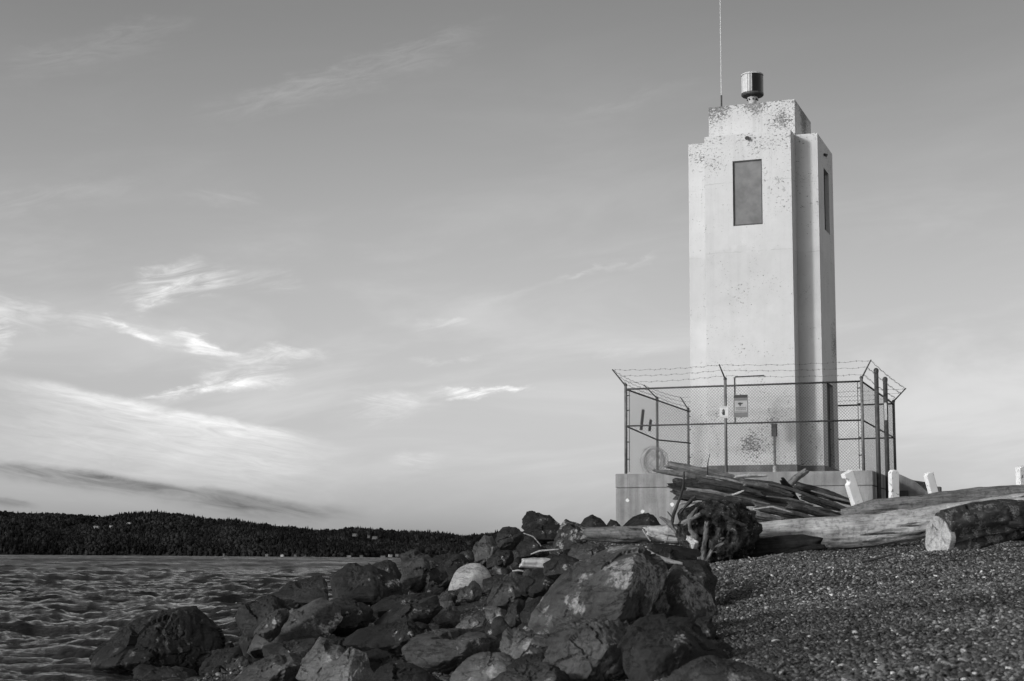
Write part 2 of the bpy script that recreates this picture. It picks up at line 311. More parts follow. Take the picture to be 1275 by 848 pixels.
# ------------------------------------------------------------------ the rocks of the bank, seen one by one
# outline in the photograph, distance, tone, label, extra (depth factor, extra front points)
ROCKS = [
 ([(649,657),(650,646),(657,638),(670,637),(682,642),(697,651),(696,660),(668,658),(655,662)],31,'dark','long dark boulder at the very top of the rock pile against the sky',{}),
 ([(650,664),(664,652),(696,655),(697,672),(670,676),(650,674)],29.5,'dark','dark slab directly under the topmost boulder of the rock pile',{}),
 ([(617,672),(621,662),(627,657),(643,657),(652,663),(648,677),(640,684),(620,684)],30,'dark','flat topped dark boulder left of the topmost boulder',{}),
 ([(583,693),(592,680),(603,667),(611,668),(619,678),(622,694),(612,706),(588,704)],27,'mid','rounded grey boulder where the rock pile meets the far hill',{}),
 ([(607,697),(620,685),(640,684),(640,699),(625,710),(605,708)],25,'dark','dark jagged rock right of the rounded grey skyline boulder',{}),
 ([(643,682),(655,668),(668,672),(678,684),(668,696),(648,696)],27,'dark','dark rock with a bare twig, above the short bleached log',{}),
 ([(690,676),(697,655),(704,646),(714,649),(730,657),(736,668),(728,680),(710,700),(700,692),(692,684)],25,'lichen','tall boulder with a white streaked left face on the skyline',{'tilt':.3}),
 ([(720,657),(728,645),(736,640),(748,646),(757,655),(752,664),(722,664)],33,'dark','low pointed skyline boulder behind the bleached flat log',{}),
 ([(753,656),(760,647),(768,648),(774,657),(766,664),(754,662)],33,'dark','small skyline rock touching the left corner of the concrete base',{}),
 ([(776,657),(788,646),(799,640),(808,638),(817,645),(823,654),(818,666),(782,666)],31,'dark','black peaked rock in front of the concrete base',{}),
 ([(704,694),(713,678),(735,675),(750,684),(756,694),(740,706),(715,706)],21,'mid','grey rock just above the end of the big lichen slab',{}),
 ([(672,696),(690,690),(704,694),(704,704),(672,704)],22.5,'dark','low dark rock between thin white stick and short bleached log',{}),
 ([(549,744),(555,728),(565,710),(577,700),(592,697),(605,701),(614,712),(616,725),(612,736),(600,740),(556,742)],21,'pale','rounded pale dome shaped boulder, the brightest in the pile',{'p':9,'rough':.35}),
 ([(570,742),(574,733),(588,722),(597,729),(602,739),(595,749),(573,749)],19,'mid','small grey block leaning on the front of the pale dome',{'thick':.6}),
 ([(609,713),(616,704),(623,705),(630,710),(622,717),(612,719)],21.3,'light','small light wedge stone right of the pale dome',{}),
 ([(604,748),(612,736),(622,722),(638,712),(655,716),(658,735),(650,756),(630,764),(608,760)],17.6,'mid','big angular grey block with a sloping left edge, right of the pale dome',{}),
 ([(625,772),(634,752),(645,744),(653,750),(656,772),(648,790),(632,792)],16.2,'dark','rounded dark block below the big angular block',{}),
 ([(604,757),(618,754),(631,757),(631,772),(620,787),(612,780),(606,768)],16.6,'light','light faced cracked stone under the big angular grey block',{}),
 ([(648,732),(655,712),(680,707),(702,710),(700,730),(690,745),(668,748),(652,744)],17.4,'dark','dark boulder under the short bleached log',{}),
 ([(650,770),(655,748),(672,742),(690,748),(690,775),(675,792),(655,790)],15,'dark','shadowed block left of the big lichen slab foot',{}),
 ([(539,765),(547,749),(563,749),(571,760),(572,774),(567,782),(550,779),(541,774)],17.5,'light','upright grey stone with cracks standing alone in the middle of the pile',{}),
 ([(568,780),(580,768),(595,765),(604,768),(606,784),(592,790),(573,788)],16.2,'light','low light rock between the upright cracked stone and light faced stone',{}),
 ([(608,740),(600,752),(602,766),(612,764),(616,748)],18,'dark','dark chip of rock below right flank of the pale dome',{}),
 ([(660,778),(664,765),(690,730),(718,704),(742,688),(762,681),(800,678),(815,690),(826,705),(822,735),(803,765),(770,778),(730,784),(700,792),(672,790)],9.6,'lichen','largest boulder, a tilted slab with a wide patch of lichen',{'front':[(735,705,-.08),(700,760,-.22),(788,712,-.40),(770,772,-.44),(790,692,-.2)],'sub':6,'rough':.6,'strata':3.2,'bed':(.68,.25,-.66)}),
 ([(803,772),(812,752),(816,730),(828,712),(840,700),(851,705),(862,722),(884,740),(890,764),(872,785),(835,785),(812,780)],10,'lichen','pointed boulder speckled with white lichen under the root ball',{'front':[(822,765,-.2),(850,722,-.22),(856,768,-.36)],'sub':5}),
 ([(768,800),(776,782),(795,769),(830,765),(852,768),(872,783),(884,798),(908,822),(890,848),(830,858),(790,850),(770,825)],7,'dark','broad smooth dark boulder in the right foreground',{'front':[(800,790,-.1),(850,800,-.2),(800,838,-.25)],'sub':6,'p':26}),
 ([(684,812),(700,782),(732,765),(768,768),(790,790),(802,815),(800,858),(775,880),(720,880),(696,862),(680,840)],7.4,'mid','rugged grey foreground boulder below the lichen slab',{'front':[(740,775,-.05),(760,800,-.25),(730,845,-.3),(775,850,-.22)],'sub':6,'strata':2.0,'bed':(.6,.3,-.5)}),
 ([(622,818),(630,790),(641,778),(652,780),(665,793),(690,797),(688,815),(662,828),(640,834),(626,828)],9.2,'light','pale split foreground rock with a dark vertical crack',{'sub':5}),
 ([(558,846),(575,823),(600,811),(625,809),(646,822),(648,842),(618,866),(572,870)],9,'light','rounded light foreground boulder at the bottom edge, left of the split rock',{'sub':5,'p':22}),
 ([(588,862),(640,832),(680,822),(700,836),(712,850),(716,880),(690,900),(610,900)],7,'mid','wide layered slab in the foreground cut by the bottom edge',{'front':[(640,848,-.06),(688,842,-.1),(650,880,-.25)],'sub':6,'strata':2.4,'bed':(.2,.4,.9)}),
 ([(497,812),(520,795),(550,788),(600,786),(618,790),(634,802),(628,815),(590,822),(560,832),(530,832),(505,826)],12.5,'mid','long low grey slab in the middle foreground beside a pebble pocket',{'front':[(540,800,-.15),(600,798,-.2),(560,822,-.25)],'sub':5,'strata':1.4}),
 ([(422,799),(440,785),(470,779),(490,774),(512,773),(532,778),(542,792),(520,805),(500,818),(470,812),(440,806)],14.3,'dark','dark ridged slab behind the bright pointed rocks',{'sub':5,'strata':1.5}),
 ([(492,787),(499,775),(515,772),(527,783),(526,800),(508,806),(495,800)],13.6,'dark','rounded dark stone resting at the right end of the ridged slab',{}),
 ([(372,828),(398,793),(412,799),(431,809),(440,822),(428,842),(398,856),(368,846)],12.2,'light','bright pointed rock in the left foreground',{'front':[(400,815,-.15),(425,825,-.2),(395,848,-.2)],'sub':5,'strata':1.6}),
 ([(396,856),(430,818),(443,802),(454,811),(454,828),(468,850),(450,880),(404,884)],11.4,'light','pointed light rock with a sharp crest next to the bottom edge',{'front':[(436,830,-.1),(430,862,-.25)],'sub':5,'strata':1.6}),
 ([(440,818),(470,808),(500,822),(524,838),(515,856),(455,856)],12.6,'dark','dark wedge of rock right of the sharp crested rock',{}),
 ([(448,856),(468,834),(485,826),(512,828),(534,838),(556,858),(540,890),(462,890)],10.2,'dark','low black boulder at the bottom edge beside the pebble pocket',{'sub':5}),
 ([(270,862),(318,826),(345,813),(380,818),(384,838),(360,870),(290,880)],13.2,'mid','sloping diagonal slab at the lower left edge of the rocks',{'front':[(325,828,-.05),(360,824,-.2),(320,862,-.3)],'sub':5,'strata':1.6}),
 ([(326,815),(329,804),(365,799),(398,793),(400,806),(386,820),(350,824),(334,824)],15.2,'dark','squared dark block with a thin pale vein',{'thick':.7}),
 ([(310,812),(320,790),(343,776),(370,765),(398,745),(418,750),(428,768),(402,792),(365,802),(332,812),(320,818)],16.4,'mid','large wedge shaped boulder with pale flecks near the left end',{'sub':5}),
 ([(317,787),(327,772),(345,759),(357,757),(360,768),(347,782),(328,797)],15.9,'mid','small rounded rock in front of the wedge shaped boulder',{'thick':.6}),
 ([(296,768),(306,752),(328,741),(346,735),(362,748),(366,764),(350,785),(328,805),(318,833),(306,828),(300,796)],17.6,'wet','tall wet black boulder standing at the edge of the water',{'sub':5}),
 ([(340,740),(365,725),(392,718),(404,713),(409,722),(410,745),(402,756),(370,762),(350,752)],18.8,'wet','dark boulder behind the tall wet one, against the water',{'sub':5}),
 ([(407,726),(418,715),(434,702),(450,703),(462,706),(476,712),(497,722),(499,748),(482,758),(450,764),(422,760),(411,746)],20,'dark','wide dark boulder with a pale flat facet against the water',{'sub':5}),
 ([(458,706),(470,700),(482,697),(491,702),(498,716),(494,732),(475,732),(462,718)],21,'dark','rounded rock behind the wide dark boulder on the waterline',{}),
 ([(496,708),(499,692),(510,688),(522,688),(533,691),(541,701),(550,713),(547,727),(522,738),(503,732)],23,'mid','blocky boulder that breaks the far shoreline',{'sub':5}),
 ([(526,702),(540,692),(560,690),(574,690),(584,697),(572,714),(552,731),(536,728)],25,'dark','dark rock between the blocky boulder and the pale dome',{}),
 ([(568,692),(577,685),(589,687),(592,700),(576,704)],26,'mid','small rock behind the pale dome at the foot of the far hill',{}),
 ([(458,759),(475,745),(490,742),(514,741),(532,739),(548,745),(522,758),(492,770),(466,772)],18.3,'dark','long dark rock with a white speck, left of the pale dome',{}),
 ([(464,776),(485,760),(520,751),(546,741),(553,754),(543,768),(515,782),(480,784)],17,'dark','dark rock with a thin light crest left of the upright cracked stone',{'strata':1.5}),
 ([(396,778),(405,755),(422,745),(447,750),(466,762),(462,778),(430,784),(402,790)],16.9,'dark','dark flecked rock below the wide dark boulder',{}),
 ([(826,856),(848,832),(885,818),(902,821),(924,829),(962,838),(990,852),(950,884),(850,890)],5.9,'mid','angular rock at the bottom edge where the gravel begins',{'front':[(865,838,-.12),(920,845,-.12),(880,870,-.25)],'sub':6}),
 ([(876,803),(889,796),(905,801),(920,813),(910,826),(888,824)],7.4,'dark','small dark rock half sunk in the gravel edge',{}),
 ([(806,862),(832,842),(856,842),(872,856),(880,880),(820,886)],6.3,'light','low pale rock at the bottom edge beside the broad smooth boulder',{'sub':5}),
 ([(630,830),(650,818),(676,812),(690,822),(684,842),(650,846),(632,842)],8.4,'dark','shadowed rock wedged behind the layered foreground slab',{}),
 ([(109,829),(117,811),(140,790),(165,775),(190,766),(213,758),(226,756),(241,765),(259,780),(269,793),(273,810),(264,828),(230,842),(180,844),(128,838)],20.3,'wet','big black weedy boulder standing in the water',{'sub':6,'p':26}),
 ([(160,852),(167,838),(176,828),(200,831),(240,834),(256,852),(240,866),(170,868)],18.6,'wet','low wet rock in front of the black boulder in the water',{'sub':5}),
 ([(243,842),(258,821),(275,812),(298,803),(313,811),(311,832),(282,842),(256,852)],19.2,'wet','low weedy rock between the water boulder and the rock bank',{'sub':5}),
 ([(856,790),(868,772),(884,768),(893,782),(888,800),(868,804)],9.2,'dark','black rock in the shade right of the speckled boulder',{}),
 ([(600,722),(618,714),(632,716),(628,730),(612,742),(602,738)],19.5,'dark','dark rock between the pale dome and the angular block',{}),
 ([(560,790),(580,782),(604,784),(608,796),(582,802),(562,800)],14.8,'dark','flat dark stone behind the long low slab',{}),
 ([(652,798),(664,784),(690,786),(704,796),(694,810),(664,808)],9.9,'mid','grey broken rock at the foot of the lichen slab',{}),
 ([(676,700),(700,690),(722,696),(722,712),(700,722),(680,716)],15.5,'dark','dark rock tucked behind the upper left edge of the lichen slab',{}),
 ([(800,690),(818,682),(842,684),(856,698),(850,712),(826,714),(806,704)],12.6,'dark','dark rock behind the lichen slab, below the curved pale plank',{}),
 ([(838,700),(858,690),(880,700),(892,722),(888,748),(862,748),(846,728)],12.2,'dark','black shaded boulder under the root ball',{'sub':5}),
]
# ------------------------------------------------------------------ terrain through the feet of the rocks and over the gravel
ctrl = []
for out, D, tone, lab, ex in ROCKS:
    a = np.array(out, float); c = a.mean(0); yb = a[:, 1].max()
    p = at(c[0], min(yb, 870), D)
    hgt = (a[:, 1].max() - a[:, 1].min()) / FPX * D
    ctrl.append((p[0], p[1], p[2] - (.16 * hgt + .03 if D > 8 else -.08 * hgt)))
def gz(x, y): return .85 + .032 * y + .05 * x
for x in np.linspace(1.1, 14, 8):
    for y in (5, 9, 13, 17, 22, 28): 
        if x > .75 + .075 * y: ctrl.append((x, y, min(gz(x, y), 2.5)))
for px, py, D in ((868, 712, 18), (885, 748, 12.5), (900, 778, 9.5), (925, 812, 7), (1000, 848, 5.6), (880,700,17.5)):
    p = at(px, py, D); ctrl.append(tuple(p))
ctrl += [(2.5, 33, 2.2), (5, 35, 2.4), (8, 36, 2.4), (12, 40, 2.4), (20, 45, 2.4), (10, 32, 2.4), (16, 30, 2.5), (25, 30, 2.6), (30, 15, 2.4), (4, 3, .95), (8, 2, 1.2), (15, 2, 1.5), (.8, 2.5, .75), (-1, 3, .4),
         (6, 42, 2.2), (4, 44, .9), (2, 40, 1.0), (1, 37, 1.3), (0, 34, 1.2), (14, 55, 1.8), (30, 60, 2.2), (8, 52, -.3),
         (-2.2, 6, .1), (-3, 10, .0), (-3.8, 14, -.1), (-4.6, 18, -.12), (-4.9, 22, -.2), (-4.8, 26, -.4), (-4.6, 30, -.5), (-4, 36, -.6), (-1.5, 38, .3), (-2.2, 41, -.6), (1, 46, -.7), (5, 50, -.7),
         (-8, 10, -1), (-8, 20, -1.2), (-8, 30, -1.3), (-7, 40, -1.3), (-4, 48, -1.4), (2, 56, -1.4), (-1, -1, .3), (-6, 0, -.8), (5, -2, .9), (-3.1, 21, .35), (-3.3, 18, .2)]
ctrl = np.array(ctrl)
def rk(r): return np.sqrt(r * r + .35)
_d = np.linalg.norm(ctrl[:, None, :2] - ctrl[None, :, :2], axis=2)
_A = np.block([[rk(_d) - np.eye(len(ctrl)) * .35, np.c_[np.ones(len(ctrl)), ctrl[:, :2]]], [np.r_[[np.ones(len(ctrl))], ctrl[:, :2].T], np.zeros((3, 3))]])
_w = np.linalg.solve(_A, np.r_[ctrl[:, 2], 0, 0, 0])
def ground(x, y):
    x = np.atleast_1d(np.asarray(x, float)); y = np.atleast_1d(np.asarray(y, float)); o = np.zeros(len(x))
    for i in range(0, len(x), 20000):
        X = np.c_[x[i:i + 20000], y[i:i + 20000]]
        d = np.linalg.norm(X[:, None] - ctrl[None, :, :2], axis=2)
        o[i:i + 20000] = rk(d) @ _w[:-3] + _w[-3] + X @ _w[-2:]
    far = np.clip((np.maximum(np.abs(x - 6) - 24, y - 46)) / 14, 0, 1)      # beyond the surveyed patch: flat spit on the right, sea bed on the left
    ff = np.where(x > 8 + .35 * np.maximum(y - 46, 0), 2.3, -3.0)
    o = o * (1 - far) + ff * far
    return np.clip(o, -3, 2.75)
def axis_pts(a, b, da, fine0, fine1, db):
    r = list(np.arange(a, fine0, da)) + list(np.arange(fine0, fine1, db)) + list(np.arange(fine1, b, da)) + [b]; return np.array(r)
gx = np.r_[np.linspace(-60, -12, 14)[:-1], np.arange(-12, -5, .4), np.arange(-5, 9, .09), np.arange(9, 20, .4), np.linspace(20, 400, 30)]
gy = np.r_[np.linspace(-60, -4, 12)[:-1], np.arange(-4, 3.5, .3), np.arange(3.5, 12, .07), np.arange(12, 34, .12), np.arange(34, 60, .5), np.linspace(60, 400, 25)]
GX, GY = np.meshgrid(gx, gy); fx_, fy_ = GX.ravel(), GY.ravel()
gzv = ground(fx_, fy_)
gzv = gzv + .035 * fbm(np.c_[fx_ * .9, fy_ * .9, 0 * fx_], 3, 5) + .012 * fbm(np.c_[fx_ * 5, fy_ * 5, 0 * fx_], 3, 9)
nx_, ny_ = len(gx), len(gy)
ii = (np.arange(ny_ - 1)[:, None] * nx_ + np.arange(nx_ - 1)[None]).ravel()
tag(mesh('ground', np.c_[fx_, fy_, gzv], np.c_[ii, ii + 1, ii + nx_ + 1, ii + nx_], GRAVEL), 'gravel beach and rocky bank rising towards the lighthouse', kind='structure')

# ------------------------------------------------------------------ water
def build_water():
    D = [8.0]
    while D[-1] < 3400: D.append(D[-1] + max(.034, D[-1] ** 2 / 2890 * (.34 if D[-1] < 50 else .17)))
    D = np.array(D + [4500, 6500, 12000])
    a = np.r_[np.linspace(-80, -21, 60)[:-1], np.linspace(-21, 1, 1000), np.linspace(1, 80, 70)[1:]]; a = np.radians(a)
    DD, AA = np.meshgrid(D, a, indexing='ij'); x = (DD * np.tan(np.clip(AA, -1.39, 1.39)) ).ravel(); y = DD.ravel()
    step = np.gradient(D)[:, None].repeat(len(a), 1).ravel()
    z = np.zeros_like(x); r = np.random.default_rng(3)
    for k in range(60):
        lam = .11 * (27 ** (k / 59)); th = rad(72) + r.normal(0, .48)          # waves run mostly towards the viewer's right front
        kx, ky = math.cos(th) * 2 * math.pi / lam, math.sin(th) * 2 * math.pi / lam
        amp = .0140 * lam
        phw = .9 * vnoise(np.c_[x / lam / 5, y / lam / 5, 0 * x + k], k)
        s = np.sin(kx * x + ky * y + r.uniform(0, 6.28) + 2.2 * phw)
        grp = .55 + .75 * vnoise(np.c_[x / lam / 3.5, y / lam / 3.5, 0 * x + k + .5], 100 + k)
        z += amp * grp * (1.25 * ((s + 1) / 2) ** 1.7 * 2 - 1) * np.clip(lam / (step * 1.1), .6, 1)
    for k in range(16):                                                     # longer open-water waves further out
        lam = 3.2 * (2.8 ** (k / 15)); th = rad(78) + r.normal(0, .35); kx, ky = math.cos(th) * 6.2832 / lam, math.sin(th) * 6.2832 / lam
        s = np.sin(kx * x + ky * y + r.uniform(0, 6.28) + 2.0 * vnoise(np.c_[x / lam / 4, y / lam / 4, 0 * x + k + 60], 200 + k))
        z += .0105 * lam * (.4 + .9 * vnoise(np.c_[x / lam / 3, y / lam / 3, 0 * x + k + 80.5], 300 + k)) * (1.25 * ((s + 1) / 2) ** 1.7 * 2 - 1) * np.clip((y - 35) / 60, 0, 1)
    z *= np.clip((3400 - y) / 1500, .3, 1)
    z *= np.clip(.45 + (y - 14) / 40, .45, 1)
    nD, na = len(D), len(a)
    i = (np.arange(nD - 1)[:, None] * na + np.arange(na - 1)[None]).ravel()
    b = MatB('sea_water', .06, .5); b.b.inputs['IOR'].default_value = 1.22; b.col(.006)
    dist = b.z()[1]; gust = b.math('ADD', b.math('MULTIPLY', b.noise(1.0, 5, .65, b.map((.06, .035, 1))), .5), b.math('MULTIPLY', b.noise(1.0, 5, .65, b.map((.012, .006, 1))), .5))
    b.l(b.math('ADD', .05, b.math('MULTIPLY', b.mr(dist, 40, 260), b.mr(gust, .40, .60, .16, .50))), b.b.inputs['Roughness'])
    h = b.math('ADD', b.noise(3.4, 7, .64, b.map((1, 2.0, 1), (0, 0, .35)), .5), b.math('MULTIPLY', b.noise(12, 5, .62, b.map((1, 1.9, 1), (0, 0, .2))), .25))
    b.bump(h, 1.0, .10)
    return tag(mesh('water', np.c_[x, y, z], np.c_[i, i + 1, i + na + 1, i + na], b.m), 'choppy dark sea', kind='structure')
build_water()

# ------------------------------------------------------------------ far shore: hill, forest, houses
PROF = [(-700, 648), (-300, 640), (-100, 637), (0, 637), (60, 639), (100, 640), (130, 643), (160, 638), (200, 637), (225, 639), (260, 644), (300, 648), (330, 653), (370, 657), (400, 660), (425, 660), (435, 657), (470, 659), (500, 661), (560, 663), (584, 666), (600, 663), (640, 660), (700, 662), (760, 668), (860, 682), (980, 694), (1100, 699)]
PX = np.array([p[0] for p in PROF], float); PY = np.array([p[1] for p in PROF], float)
def horizon_y(px): return 690.0 + .0072 * (px - 0)
D0 = 3000.0
def hill(px, s):
    """s 0 at the shore, 1 on the ridge; returns world points"""
    D = D0 + 40 * np.sin(px / 90.0) + 620 * s + np.where(px > 430, (px - 430) * 1.2, 0)
    top = (horizon_y(px) - np.interp(px, PX, PY) - 4.5) / FPX * (D0 + 620) 
    lump = 9 * vnoise(np.c_[px / 45, s * 3, 0 * px], 4) + 5 * vnoise(np.c_[px / 16, s * 7, 0 * px], 5)
    sh = np.clip(s, 0, 1) ** .62
    z = np.maximum(top, -3) * sh + lump * np.sin(np.clip(s, 0, 1) * math.pi) ** .8 * np.clip(top / 50, 0, 1)
    z = np.where(s > 1, np.maximum(top, -3) * (1 - .3 * (s - 1)), z) + np.where(s < .01, -2, .6)
    X = (px - 637.5) / FPX * D
    return np.c_[X, D, z]
hp = np.linspace(-700, 1100, 260); hs = np.r_[0, np.linspace(.012, 1, 26), 1.3, 1.8, 2.6]
HP, HS = np.meshgrid(hp, hs); hv = hill(HP.ravel(), HS.ravel())
i = (np.arange(len(hs) - 1)[:, None] * len(hp) + np.arange(len(hp) - 1)[None]).ravel()
tag(mesh('hills', hv, np.c_[i, i + 1, i + len(hp) + 1, i + len(hp)], plain('hill_ground', .02, .95, scale=.02)), 'low forested hill across the water', kind='structure')
def build_forest():
    r = np.random.default_rng(11); Vs = []; Fs = []; Ts = []; o = 0
    n = 26000
    px = r.uniform(-500, 780, n); s = r.uniform(0.0, 1.0, n) ** 1.5 + .004; s[:3400] = r.uniform(.93, 1.03, 3400)
    P = hill(px, s); con = vnoise(np.c_[px / 60, s * 3, 0 * s], 21) * .5 + r.uniform(-.6, .9, n) + (s > .9) * .35 > .22
    a6 = np.arange(7) / 7 * 2 * math.pi
    ring = np.c_[np.cos(a6), np.sin(a6), 0 * a6]
    V1, F1 = ico(2)
    clump = .6 * vnoise(np.c_[px / 38, s * 6, 0 * s], 31) + .5 * vnoise(np.c_[px / 12, s * 14, 0 * s], 32)
    for k in range(n):
        if con[k]:
            h = r.uniform(8, 14) * (1.0 if s[k] < .9 else r.uniform(.45, 1.1) * (1 + .45 * clump[k])); rr = h * r.uniform(.2, .3)
            vv = []; ff = []
            for q, (z0, z1, rq) in enumerate(((.08, .55, 1), (.35, .8, .72), (.62, 1.0, .42))):
                b0 = len(vv); rg = ring * rr * rq * r.uniform(.8, 1.2, (7, 1)); rg[:, 2] = z0 * h
                vv += rg.tolist() + [[0, 0, z1 * h]]; ff += [(b0 + j, b0 + (j + 1) % 7, b0 + 7) for j in range(7)]
            Vs.append(np.array(vv) + P[k]); Fs.append(np.array(ff) + o); Ts.append(np.full(len(vv), .012 + .006 * clump[k] + r.uniform(-.004, .004))); o += len(vv)
        else:
            rr = r.uniform(2.4, 4.6); v = V1 * rr * (1 + .28 * r.standard_normal((len(V1), 1))) * [1, 1, r.uniform(.8, 1.3)]
            Vs.append(v + P[k] + [0, 0, rr * .9]); Fs.append(F1 + o); Ts.append(np.full(len(v), .020 + .017 * np.clip(clump[k], -.7, 1) + r.uniform(-.005, .006))); o += len(v)
    b = MatB('far_foliage', .95, .05); b.col(b.math('MULTIPLY', b.attr('tone'), 1.0))
    tag(mesh('forest', np.concatenate(Vs), np.concatenate(Fs), b.m, smooth=False, attrs={'tone': np.concatenate(Ts)}), 'dense mixed forest covering the far hill', 'forest', kind='stuff')
build_forest()
HW = plain('house_wall', .30, .8); HWd = plain('grey_house_wall', .10, .8); HR = plain('house_roof', .07, .8)
def house(px, py, wpx, label, grp, mat, hpx=2.6, D=3040.0):
    p = at(px, py, D); ww = wpx / FPX * D; hh = hpx / FPX * D * .38
    t = empty('house', p, random.uniform(-.3, .3)); tag(t, label, 'house', grp)
    mb = MB(); mb.box(-ww / 2, ww / 2, -4, 4, -4, hh); mb.build('wall', mat, t)
    mb = MB(); e = ww / 2 + .8; mb.add([(-e, -4.8, hh), (e, -4.8, hh), (e, 4.8, hh), (-e, 4.8, hh), (-e * .8, 0, hh * 1.6), (e * .8, 0, hh * 1.6)], [(0, 1, 5, 4), (2, 3, 4, 5), (1, 2, 5), (3, 0, 4), (3, 2, 1, 0)]); mb.build('roof', HR, t)
for px, py, wpx, lab in ((120, 656, 6, 'leftmost pale house high on the forested far hill'), (139, 655.5, 4, 'small pale house second from the left on the hilltop'), (154, 655.5, 8, 'widest and brightest house on the forested far hill'), (161, 651.5, 5, 'house just above the brightest one on the far hill'), (178, 656, 5, 'rightmost house of the hilltop row, low and grey')):
    house(px, py, wpx, lab, 'houses on the far hilltop', HW if px != 178 else HWd, 2.6, 3330)
for px, py, wpx, lab in ((301, 683, 5, 'lone pale house low on the far wooded slope'), (442, 665.5, 5, 'pale house high on the ridge at the middle of the far shore'), (459, 667.5, 3, 'tiny pale house between its two neighbours on the far ridge'), (467, 669, 6, 'rightmost long pale house on the far ridge')):
    house(px, py, wpx, lab, 'houses scattered on the far slope', HWd, 2.4, 3200)
shore = [(279, 690, 2), (333, 690.5, 4), (352, 691, 4), (368, 691, 3), (379, 691, 4), (390, 692, 6), (404, 691.5, 5), (421, 691.5, 4), (434, 692, 5), (450, 692, 4), (477, 692.5, 6), (486, 691, 4), (495, 690.5, 4)]
ordn = ['first', 'second', 'third', 'fourth', 'fifth', 'sixth', 'seventh', 'eighth', 'ninth', 'tenth', 'eleventh', 'twelfth', 'last']
for k, (px, py, wpx) in enumerate(shore):
    house(px, py, wpx, ordn[k] + ' from the left of the tiny cottages along the far waterline', 'cottages along the far waterline', HW if k % 3 == 2 else HWd, 1.5, 2940)

# ------------------------------------------------------------------ lighthouse
TW = (6.2557, 38.053, 1.956 + CAMZ); PSI = -0.37132
def T(u, v, z):
    c, s = math.cos(PSI), math.sin(PSI); return (TW[0] + c * u - s * v, TW[1] + s * u + c * v, TW[2] + z)
def white_mat():
    b = MatB('painted_concrete', .85, .25)
    z = b.z()[2]
    g = b.mr(b.noise(2.2, 6, .65), .3, .7, .50, .56)
    # repainted patches, board-formed lines
    g = b.math('MULTIPLY', g, b.mr(b.noise(1.0, 3, .5, b.map((.7, .7, .5), loc=(3, 1, 5))), .44, .54, .975, 1.01))
    top = b.math('ADD', b.mr(z, 6.0, 9.2, 0.0, .07), b.mr(b.noise(1.4, 3), .35, .65, -.03, .045))
    ptop = b.math('MULTIPLY', b.mr(z, 8.9, 9.2), .07)
    low = b.mr(z, 2.0, .3, 0.0, .05)
    bias = b.math('ADD', b.math('ADD', top, low), ptop)
    for (sx_, sy_, sz_, sr_, sa_) in ((.02, -1.6, .75, .42, .15), (-.85, -1.08, 8.98, .45, .13), (.75, -1.08, 8.75, .38, .10), (1.6, .8, 3.3, .75, .20), (.3, -1.6, 2.0, .4, .07), (-.2, -1.6, 4.5, .7, .05), (1.08, .2, 8.9, .8, .10), (.95, -1.6, 7.0, .5, .06), (-1.3, -1.06, 7.9, .5, .06), (.5, -1.6, 1.2, .3, .08)):
        vd = b.n('ShaderNodeVectorMath'); vd.operation = 'DISTANCE'; b.nt.links.new(b.obj, vd.inputs[0]); vd.inputs[1].default_value = (sx_, sy_, sz_)
        bias = b.math('ADD', bias, b.mr(vd.outputs['Value'], 0, sr_, sa_, 0.0))
    n1 = b.math('ADD', b.noise(1.0, 6, .7, b.map((13, 13, 20))), bias)
    chip = b.mr(n1, .655, .675)
    n2 = b.math('ADD', b.noise(30, 4, .6), bias); chip2 = b.mr(n2, .70, .72)
    big = b.mr(b.math('ADD', b.noise(3.2, 7, .7), bias), .70, .73)
    f = b.math('MAXIMUM', b.math('MAXIMUM', chip, chip2), b.math('MULTIPLY', big, b.mr(b.noise(24, 4, .7), .42, .55)))
    g = b.mix(f, g, b.mr(b.noise(20, 3), .3, .7, .10, .26))
    # faint grime runs down from the ledges
    run = b.mr(b.noise(1.0, 5, .6, b.map((9, 9, .35))), .52, .75, 0, 1)
    g = b.math('MULTIPLY', g, b.math('SUBTRACT', 1.0, b.math('MULTIPLY', run, b.mr(z, 3, 9, .03, .14))))
    wob = b.math('ADD', z, b.mr(b.noise(3, 4), .3, .7, -.25, .25))
    g = b.math('MULTIPLY', g, b.math('SUBTRACT', 1.0, b.math('MULTIPLY', b.math('MULTIPLY', b.mr(wob, 3.7, 4.2, smooth=True), b.mr(wob, 5.3, 5.5, 1.0, 0.0, smooth=True)), .06)))
    wz = b.math('ADD', z, b.mr(b.noise(6, 3), .3, .7, -.012, .012))
    for zz in (1.85, 5.38, 7.1):
        ln = b.mr(b.math('ABSOLUTE', b.math('SUBTRACT', wz, zz)), .004, .012, .22, 0.0)
        g = b.math('MULTIPLY', g, b.math('SUBTRACT', 1.0, b.math('MULTIPLY', ln, b.mr(b.noise(4, 3), .4, .6))))
    b.col(g)
    h = b.math('SUBTRACT', b.math('MULTIPLY', b.noise(14, 6, .6), .35), b.math('MULTIPLY', f, .5)); b.bump(h, .5, .012)
    return b.m
def conc_mat(name, lo, hi):
    b = MatB(name, .9, .2)
    g = b.mr(b.noise(2, 7, .62), .3, .7, lo, hi)
    bd = b.noise(1.0, 2, .5, b.map((7, 7, .15)))
    g = b.math('MULTIPLY', g, b.mr(bd, .35, .65, .82, 1.14))
    run = b.mr(b.noise(1.0, 5, .65, b.map((14, 14, .7))), .56, .72, 1.0, .66)
    g = b.math('MULTIPLY', g, run)
    g = b.math('MULTIPLY', g, b.mr(b.noise(38, 4, .7), .3, .45, .7, 1.0))
    b.col(g); b.bump(b.math('ADD', b.math('MULTIPLY', bd, .6), b.noise(18, 5, .65)), .5, .012); return b.m
WHITE = white_mat(); CONC = conc_mat('weathered_concrete', .17, .27); CONCD = conc_mat('stained_concrete', .10, .17)
